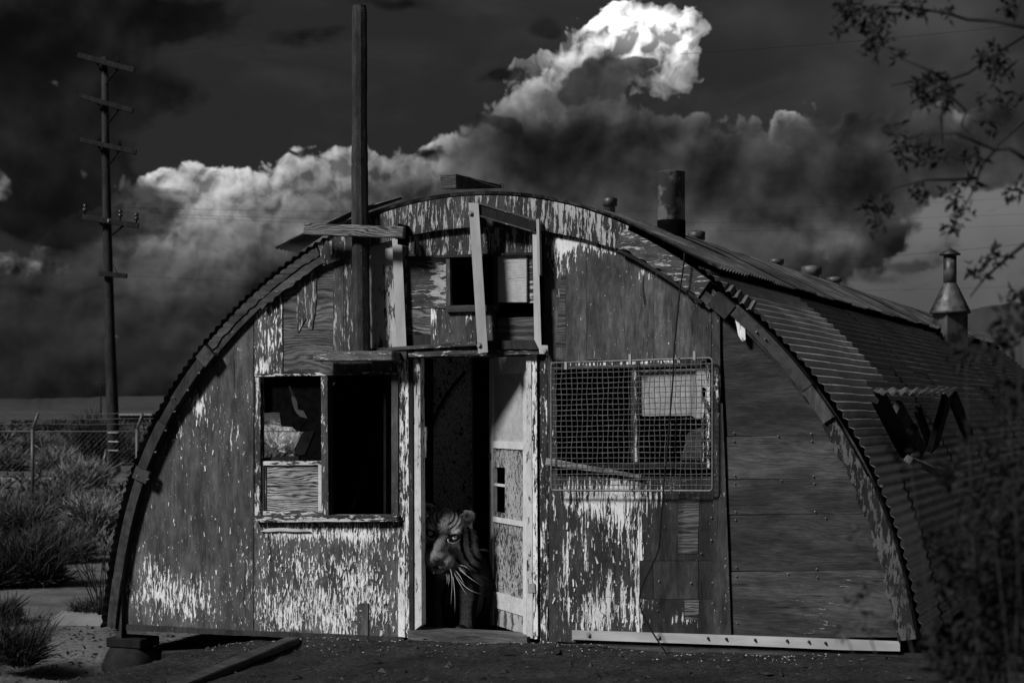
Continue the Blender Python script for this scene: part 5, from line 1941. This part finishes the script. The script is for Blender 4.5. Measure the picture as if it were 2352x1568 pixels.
V, Fc, T = [], [], []
leaves([(780, 80, 95), (860, 170, 70), (690, 150, 36), (1130, 430, 110, 1.3), (1420, 270, 80), (1450, 350, 55), (1030, 720, 100), (1150, 760, 46), (1320, 760, 56), (1400, 600, 50), (870, 1000, 80), (860, 1090, 46), (1060, 920, 56),
        (1230, 930, 56), (1280, 1010, 46), (1230, 1090, 46), (1430, 1220, 64), (1340, 1290, 56), (1540, 1430, 60), (830, 250, 46), (980, 260, 40), (1040, 30, 70), (1500, 40, 50), (1200, 60, 50, .6), (1300, 880, 40), (1480, 480, 60, .6), (940, 620, 50, .7),
        (1380, 480, 50, .5), (1520, 900, 60, .7), (690, 40, 40), (900, 80, 50)], vpt, .026, V, Fc, T, 36)
o = from_py('crown', V, Fc, M['leaf'], tree)
set_attr(o.data, 'tone', T)

# ================================================================== foreground shrub in the lower right corner
SD = 3.4
sb = at_depth(2420, 940, SD)
fsh = empty('foreground_shrub', (sb.x, sb.y, -.1), 'dark blurred leafy shrub filling the lower right corner', 'shrub')


def hpt(x, y, dd=0.0):
    return at_depth(*K('H', x, y), SD + dd)


root = Vector((sb.x, sb.y, -.15))
for (x, y) in ((1150, 820), (980, 1040), (900, 1240), (1250, 1000), (1500, 700), (1600, 300), (1750, 100), (1900, -200), (1800, 500), (1990, 250), (1400, 1200), (1650, 950), (1300, 180), (1860, -520), (1640, -450), (1980, -700)):
    e = hpt(x, y, random.uniform(-.2, .2))
    mid = root.lerp(e, .55) + Vector((random.uniform(-.05, .05), 0, .07))
    tube('branch', [root, root.lerp(mid, .5) + Vector((0, 0, .05)), mid, e], [.007, .005, .0035, .001], M['bark'], fsh, 6)
V, Fc, T = [], [], []
leaves([(1500, 700, 130), (1600, 300, 130), (1750, 100, 150), (1900, -200, 140), (1800, 500, 200), (1990, 250, 180), (1650, 950, 200), (1900, 900, 220), (1850, 1300, 260), (1500, 1300, 160), (1300, 180, 70, .4), (1640, -450, 100), (1860, -520, 120), (1980, -700, 130), (1400, 1000, 80, .5), (1990, 600, 200), (1750, 800, 260), (1950, 1200, 260), (1650, 1450, 220), (1900, 350, 220)], hpt, .03, V, Fc, T, 10)
o = from_py('crown', V, Fc, M['leaf'], fsh)
set_attr(o.data, 'tone', T)
V, Fc, T = [], [], []
leaves([(1150, 820, 70), (980, 1040, 90), (1060, 1180, 90), (900, 1240, 70), (1250, 1000, 50, .6), (1000, 680, 60, .5), (950, 620, 40, .5), (1330, 240, 40, .5)], hpt, .022, V, Fc, T, 12)
o = from_py('dusty_leaves', V, Fc, M['leaf_pale'], fsh)
set_attr(o.data, 'tone', T)

# ================================================================== tiger sitting in the doorway
TY = .26                                        # behind the front wall
def tpt(x, y, dy=0.0):
    return on_y(*K('T', x, y), TY + dy)


floor_z = -.02
HS = 1.30                                       # size of the head
# head frame: forward towards the nose, up, side
fwd = Vector((.22, -.88, -.42)).normalized()
upv = Vector((.24, -.15, 1.0))
upv = (upv - fwd * upv.dot(fwd)).normalized()
side = fwd.cross(upv).normalized()              # tiger's right, viewer's left
HM = Matrix((side, fwd, upv)).transposed()
hc = tpt(405, 437, -.06) - HM @ (Vector((-.066, .110, .030)) * HS)   # skull centre from the eye that shows


def hp(s, f, u):
    return hc + HM @ (Vector((s, f, u)) * HS)


TV, TF = [], []


def ell(c, r, rot=None, seg=18):
    if rot is not None:
        r = tuple(q * HS for q in r)
    rings = seg // 2
    b0 = len(TV)
    c = Vector(c)
    for i in range(rings + 1):
        ph = math.pi * i / rings
        for k in range(seg):
            a = 2 * math.pi * k / seg
            p = Vector((r[0] * math.sin(ph) * math.cos(a), r[1] * math.sin(ph) * math.sin(a), r[2] * math.cos(ph)))
            if rot is not None:
                p = rot @ p
            TV.append(c + p)
    for i in range(rings):
        for k in range(seg):
            k2 = (k + 1) % seg
            TF.append((b0 + i * seg + k, b0 + (i + 1) * seg + k, b0 + (i + 1) * seg + k2, b0 + i * seg + k2))


def limb(pts, rads, seg=12):
    for i in range(len(pts) - 1):
        a, b_ = Vector(pts[i]), Vector(pts[i + 1])
        n = max(2, int((b_ - a).length / (min(rads[i], rads[i + 1]) * .5)))
        for k in range(n + 1):
            f = k / n
            r = rads[i] * (1 - f) + rads[i + 1] * f
            ell(a.lerp(b_, f), (r, r, r), None, seg)


# skull, cheeks, muzzle, chin, brow, nose bridge
ell(hp(0, 0, 0), (.130, .125, .130), HM)
ell(hp(0, .03, .07), (.105, .09, .065), HM)
for sg in (1, -1):
    ell(hp(sg * .080, .02, -.05), (.085, .085, .10), HM)
    ell(hp(sg * .115, -.02, -.075), (.065, .075, .115), HM)
    ell(hp(sg * .10, -.01, -.15), (.055, .065, .075), HM)
    ell(hp(sg * .044, .172, -.082), (.050, .062, .046), HM)
    ell(hp(sg * .062, .080, .062), (.040, .036, .020), HM)
    ell(hp(sg * .106, -.035, .098), (.046, .020, .042), HM)
ell(hp(0, .115, -.008), (.046, .095, .046), HM)
ell(hp(0, .170, -.050), (.056, .068, .046), HM)
ell(hp(0, .140, -.135), (.050, .062, .036), HM)
# neck, chest, back, haunch, legs
neck0 = hc + Vector((.03, .2, -.18))
chest = Vector((hc.x + .06, TY + .24, .28))
limb([hc + Vector((.02, .10, -.06)), neck0, chest], [.11, .125, .17])
ell(chest + Vector((0, .02, -.03)), (.18, .20, .20))
ell(Vector((chest.x + .05, TY + .50, .30)), (.21, .34, .27))
ell(Vector((chest.x + .08, TY + .78, .24)), (.24, .26, .25))
for sg in (-1, 1):
    fx = chest.x + sg * .115
    limb([(fx, TY + .12, .34), (fx - .01, TY + .10, .17), (fx - .01, TY + .08, .05)], [.095, .068, .06])
    ell(Vector((fx - .01, TY + .02, .03)), (.062, .095, .045))
    limb([(chest.x + .06 + sg * .20, TY + .72, .24), (chest.x + .05 + sg * .24, TY + .45, .15), (chest.x + .05 + sg * .22, TY + .62, .05), (chest.x + .05 + sg * .22, TY + .35, .03)], [.15, .10, .06, .05])
limb([(chest.x + .1, TY + 1.0, .12), (chest.x + .3, TY + 1.05, .05), (chest.x + .42, TY + .8, .03)], [.05, .04, .035])
for v in TV:
    v.z = max(v.z, floor_z + .001)
tme = bpy.data.meshes.new('tiger')
tme.from_pydata([tuple(v) for v in TV], [], TF)
tmp = bpy.data.objects.new('tiger_build', tme)
COL.objects.link(tmp)
rm = tmp.modifiers.new('r', 'REMESH')
rm.mode = 'VOXEL'
rm.voxel_size = .0075
sm = tmp.modifiers.new('s', 'SMOOTH')
sm.factor = .5
sm.iterations = 5
dg = bpy.context.evaluated_depsgraph_get()
body_me = bpy.data.meshes.new_from_object(tmp.evaluated_get(dg))
bpy.data.objects.remove(tmp)
for p in body_me.polygons:
    p.use_smooth = True
body_me.materials.clear()

tiger = empty('tiger', (chest.x, TY + .3, floor_z), 'tiger sitting in the dark doorway with half its face lit', 'tiger')
fur = []
HI = HM.transposed()
for v in body_me.vertices:
    q = (HI @ (v.co - hc)) / HS
    s, f, u = q.x, q.y, q.z
    n = mnoise.noise(v.co * 9)
    inhead = sstep(-(v.co - hc).length, -.36, -.29)
    a = abs(s)
    # head colours
    def bl(cs, cu, rs, ru):
        return math.exp(-((a - cs) / rs) ** 2 - ((u - cu) / ru) ** 2)
    front = sstep(f, .0, .05)
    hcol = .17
    hcol += .50 * bl(.070, .092, .022, .030) * front                     # white over the eyes
    hcol += .42 * bl(.078, -.008, .030, .020) * front                    # below the eyes
    hcol += .22 * sstep(a, .10, .15) * sstep(-u, -.03, .06)              # cheek ruff
    hcol += .12 * bl(.045, -.085, .040, .035) * sstep(f, .12, .16)       # muzzle
    hcol += .20 * sstep(-u, .12, .15)                                    # chin
    st = 0.0
    # stripes: forehead bars, cheek bands, rings of the eyes
    if u > .065 and a < .088:
        st = sstep(math.sin((u * 1.0 - .75 * a + .012 * n) * 230), .1, .5) * sstep(a, .012, .03) * sstep(u, .07, .09)
    if a > .092 and u < .075:
        st = max(st, sstep(math.sin((a - .35 * u * u / .1 - .55 * f + .015 * n) * 105 + 1.0), .1, .5))
    st = max(st, 1.25 * bl(.066, .030, .036, .026) * front)
    st = max(st, .85 * bl(.105, .040, .02, .012))
    st = max(st, .8 * math.exp(-((u + .118) / .008) ** 2) * (f > .11) * (a < .085))
    if u > .092 and a > .086:                                            # ear: pale rim, dark hollow
        hcol = .26 - .24 * math.exp(-((a - .108) / .024) ** 2 - ((u - .116) / .022) ** 2) * (f > -.032)
        st = 0
    head = hcol * (1 - .96 * min(1, st))
    # body
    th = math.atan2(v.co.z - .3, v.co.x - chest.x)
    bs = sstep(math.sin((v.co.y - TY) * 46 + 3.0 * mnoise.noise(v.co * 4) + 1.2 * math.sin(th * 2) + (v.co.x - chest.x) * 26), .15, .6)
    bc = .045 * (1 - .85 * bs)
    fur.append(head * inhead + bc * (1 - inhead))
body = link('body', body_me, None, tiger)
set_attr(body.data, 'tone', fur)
m, t, b = new_mat('tiger_fur')
p = t.node('ShaderNodeTexCoord').outputs['Object']
tn = attr(t, 'tone')
nz = t.noise(t.v('MULTIPLY', p, (90, 90, 40)), 1.0, 4.0, .65)
t.put(b.inputs['Base Color'], t.grey(t.mul(tn, t.step(nz, .3, .7, .7, 1.3))))
b.inputs['Roughness'].default_value = 1
b.inputs['Specular IOR Level'].default_value = 0
bump(t, b, nz, .8, .02)
body.data.materials.append(m)

# coat: short hairs lying back over the head and shoulders
HV, HF, HT = [], [], []
polys = [p for p in body_me.polygons if (p.center - hc).length < .52 and p.center.y < TY + .45]
for _ in range(20000):
    p = random.choice(polys)
    q = (HI @ (p.center - hc)) / HS
    L_ = .010 + .030 * sstep(abs(q.x), .09, .16) + .022 * sstep(-q.z, .10, .18)
    if q.y > .10 or (q.z > .085 and abs(q.x) > .08):
        L_ *= .35
    flow = (HM @ Vector((q.x * 3.2, -.35, -.75 if q.z < .07 else .25)) + p.normal * .5).normalized()
    c_ = p.center + Vector([random.uniform(-.004, .004) for _k in range(3)])
    w_ = p.normal.cross(flow).normalized() * .0013
    e_ = c_ + flow * L_ * random.uniform(.6, 1.3) + Vector([random.uniform(-.003, .003) for _k in range(3)])
    b0 = len(HV)
    HV += [c_ - w_, c_ + w_, e_]
    HF.append((b0, b0 + 1, b0 + 2))
    tn_ = fur[p.vertices[0]] * random.uniform(.6, 1.5)
    HT += [tn_, tn_, tn_ * 1.15]
coat = from_py('coat', HV, HF, m, tiger)
coat['kind'] = 'stuff'
set_attr(coat.data, 'tone', HT)

# surface finder for the face details
from mathutils.bvhtree import BVHTree
bvh = BVHTree.FromPolygons([v.co for v in body_me.vertices], [tuple(p.vertices) for p in body_me.polygons])


def surf(s, f, u, d=(0, -1, 0)):
    """Point on the face below (s, u), looking back along the head's forward axis."""
    o = hp(s, .6, u)
    h = bvh.ray_cast(o, -fwd)
    return h[0] if h[0] is not None else hp(s, f, u)


M['eye'], t, b = new_mat('tiger_eye')
p = t.node('ShaderNodeTexCoord').outputs['Object']
rr = t.v('LENGTH', t.v('MULTIPLY', p, (1, 1, 0)))
col = t.mix(t.step(rr, .0100, .0130), .75, .40)
col = t.mix(t.step(rr, .0050, .0065), .02, col)
col = t.mix(t.step(rr, .0185, .0205), col, .01)
t.put(b.inputs['Base Color'], t.grey(col))
b.inputs['Roughness'].default_value = .12
b.inputs['Specular IOR Level'].default_value = .6
M['nose'] = plain_mat('nose_leather', .06, .5)
M['whisker'] = plain_mat('whisker_hair', .8, .5, var=.05, bumpk=0)
for sg in (-1, 1):
    bm = bmesh.new()
    bmesh.ops.create_uvsphere(bm, u_segments=24, v_segments=14, radius=.0270)
    eo = from_bm('eye', bm, M['eye'], tiger, True)
    q = surf(sg * .066, .1, .030)
    eo.location = q - fwd * .013
    eo.rotation_euler = (CAM - q).to_track_quat('Z', 'Y').to_euler()
    # white crescent below the eye
    pts = [surf(sg * (.066 + dx), .1, .030 + dz) + fwd * .001 for dx, dz in ((-.034, .004), (-.026, -.018), (-.004, -.031), (.018, -.026), (.032, -.012))]
    tube('eyelid', pts, [.002, .005, .006, .005, .002], M['whisker'], tiger, 6)
    pts = [surf(sg * (.066 + dx), .1, .030 + dz) + fwd * .002 for dx, dz in ((-.040, -.004), (-.024, .020), (.006, .032), (.042, .024))]
    tube('eyelid', pts, [.003, .006, .006, .003], M['black'], tiger, 6)
bm = bmesh.new()
bmesh.ops.create_uvsphere(bm, u_segments=16, v_segments=10, radius=1, matrix=Matrix.Translation(hp(0, .236, -.042)) @ HM.to_4x4() @ Matrix.Diagonal((.03, .016, .02, 1)))
from_bm('nose', bm, M['nose'], tiger, True)
for (c0, c1, c2) in (((430, 745), (540, 840), (715, 962)), ((410, 770), (520, 960), (710, 1055)), ((395, 775), (450, 900), (590, 1130)), ((360, 770), (385, 900), (370, 1175)), ((375, 775), (410, 980), (418, 1270)), ((345, 800), (352, 880), (345, 970)), ((315, 805), (330, 870), (325, 950)), ((460, 735), (520, 742), (580, 790)), ((440, 740), (500, 790), (560, 860)), ((390, 770), (470, 850), (540, 1000))):
    a, m_, z_ = tpt(*c0, -.17), tpt(*c1, -.21), tpt(*c2, -.2)
    h = bvh.ray_cast(CAM, (a - CAM).normalized())
    if h[0] is not None:
        a = h[0]
    pts = [a * (1 - f) ** 2 + m_ * 2 * f * (1 - f) + z_ * f * f for f in [k / 8 for k in range(9)]]
    pts = [a.lerp(m_, k / 4) if False else (1 - k / 8) ** 2 * a + 2 * (k / 8) * (1 - k / 8) * (2 * m_ - (a + z_) / 2) + (k / 8) ** 2 * z_ for k in range(9)]
    tube('whisker', pts, [.0013 * (1 - .55 * k / 8) for k in range(9)], M['whisker'], tiger, 4)
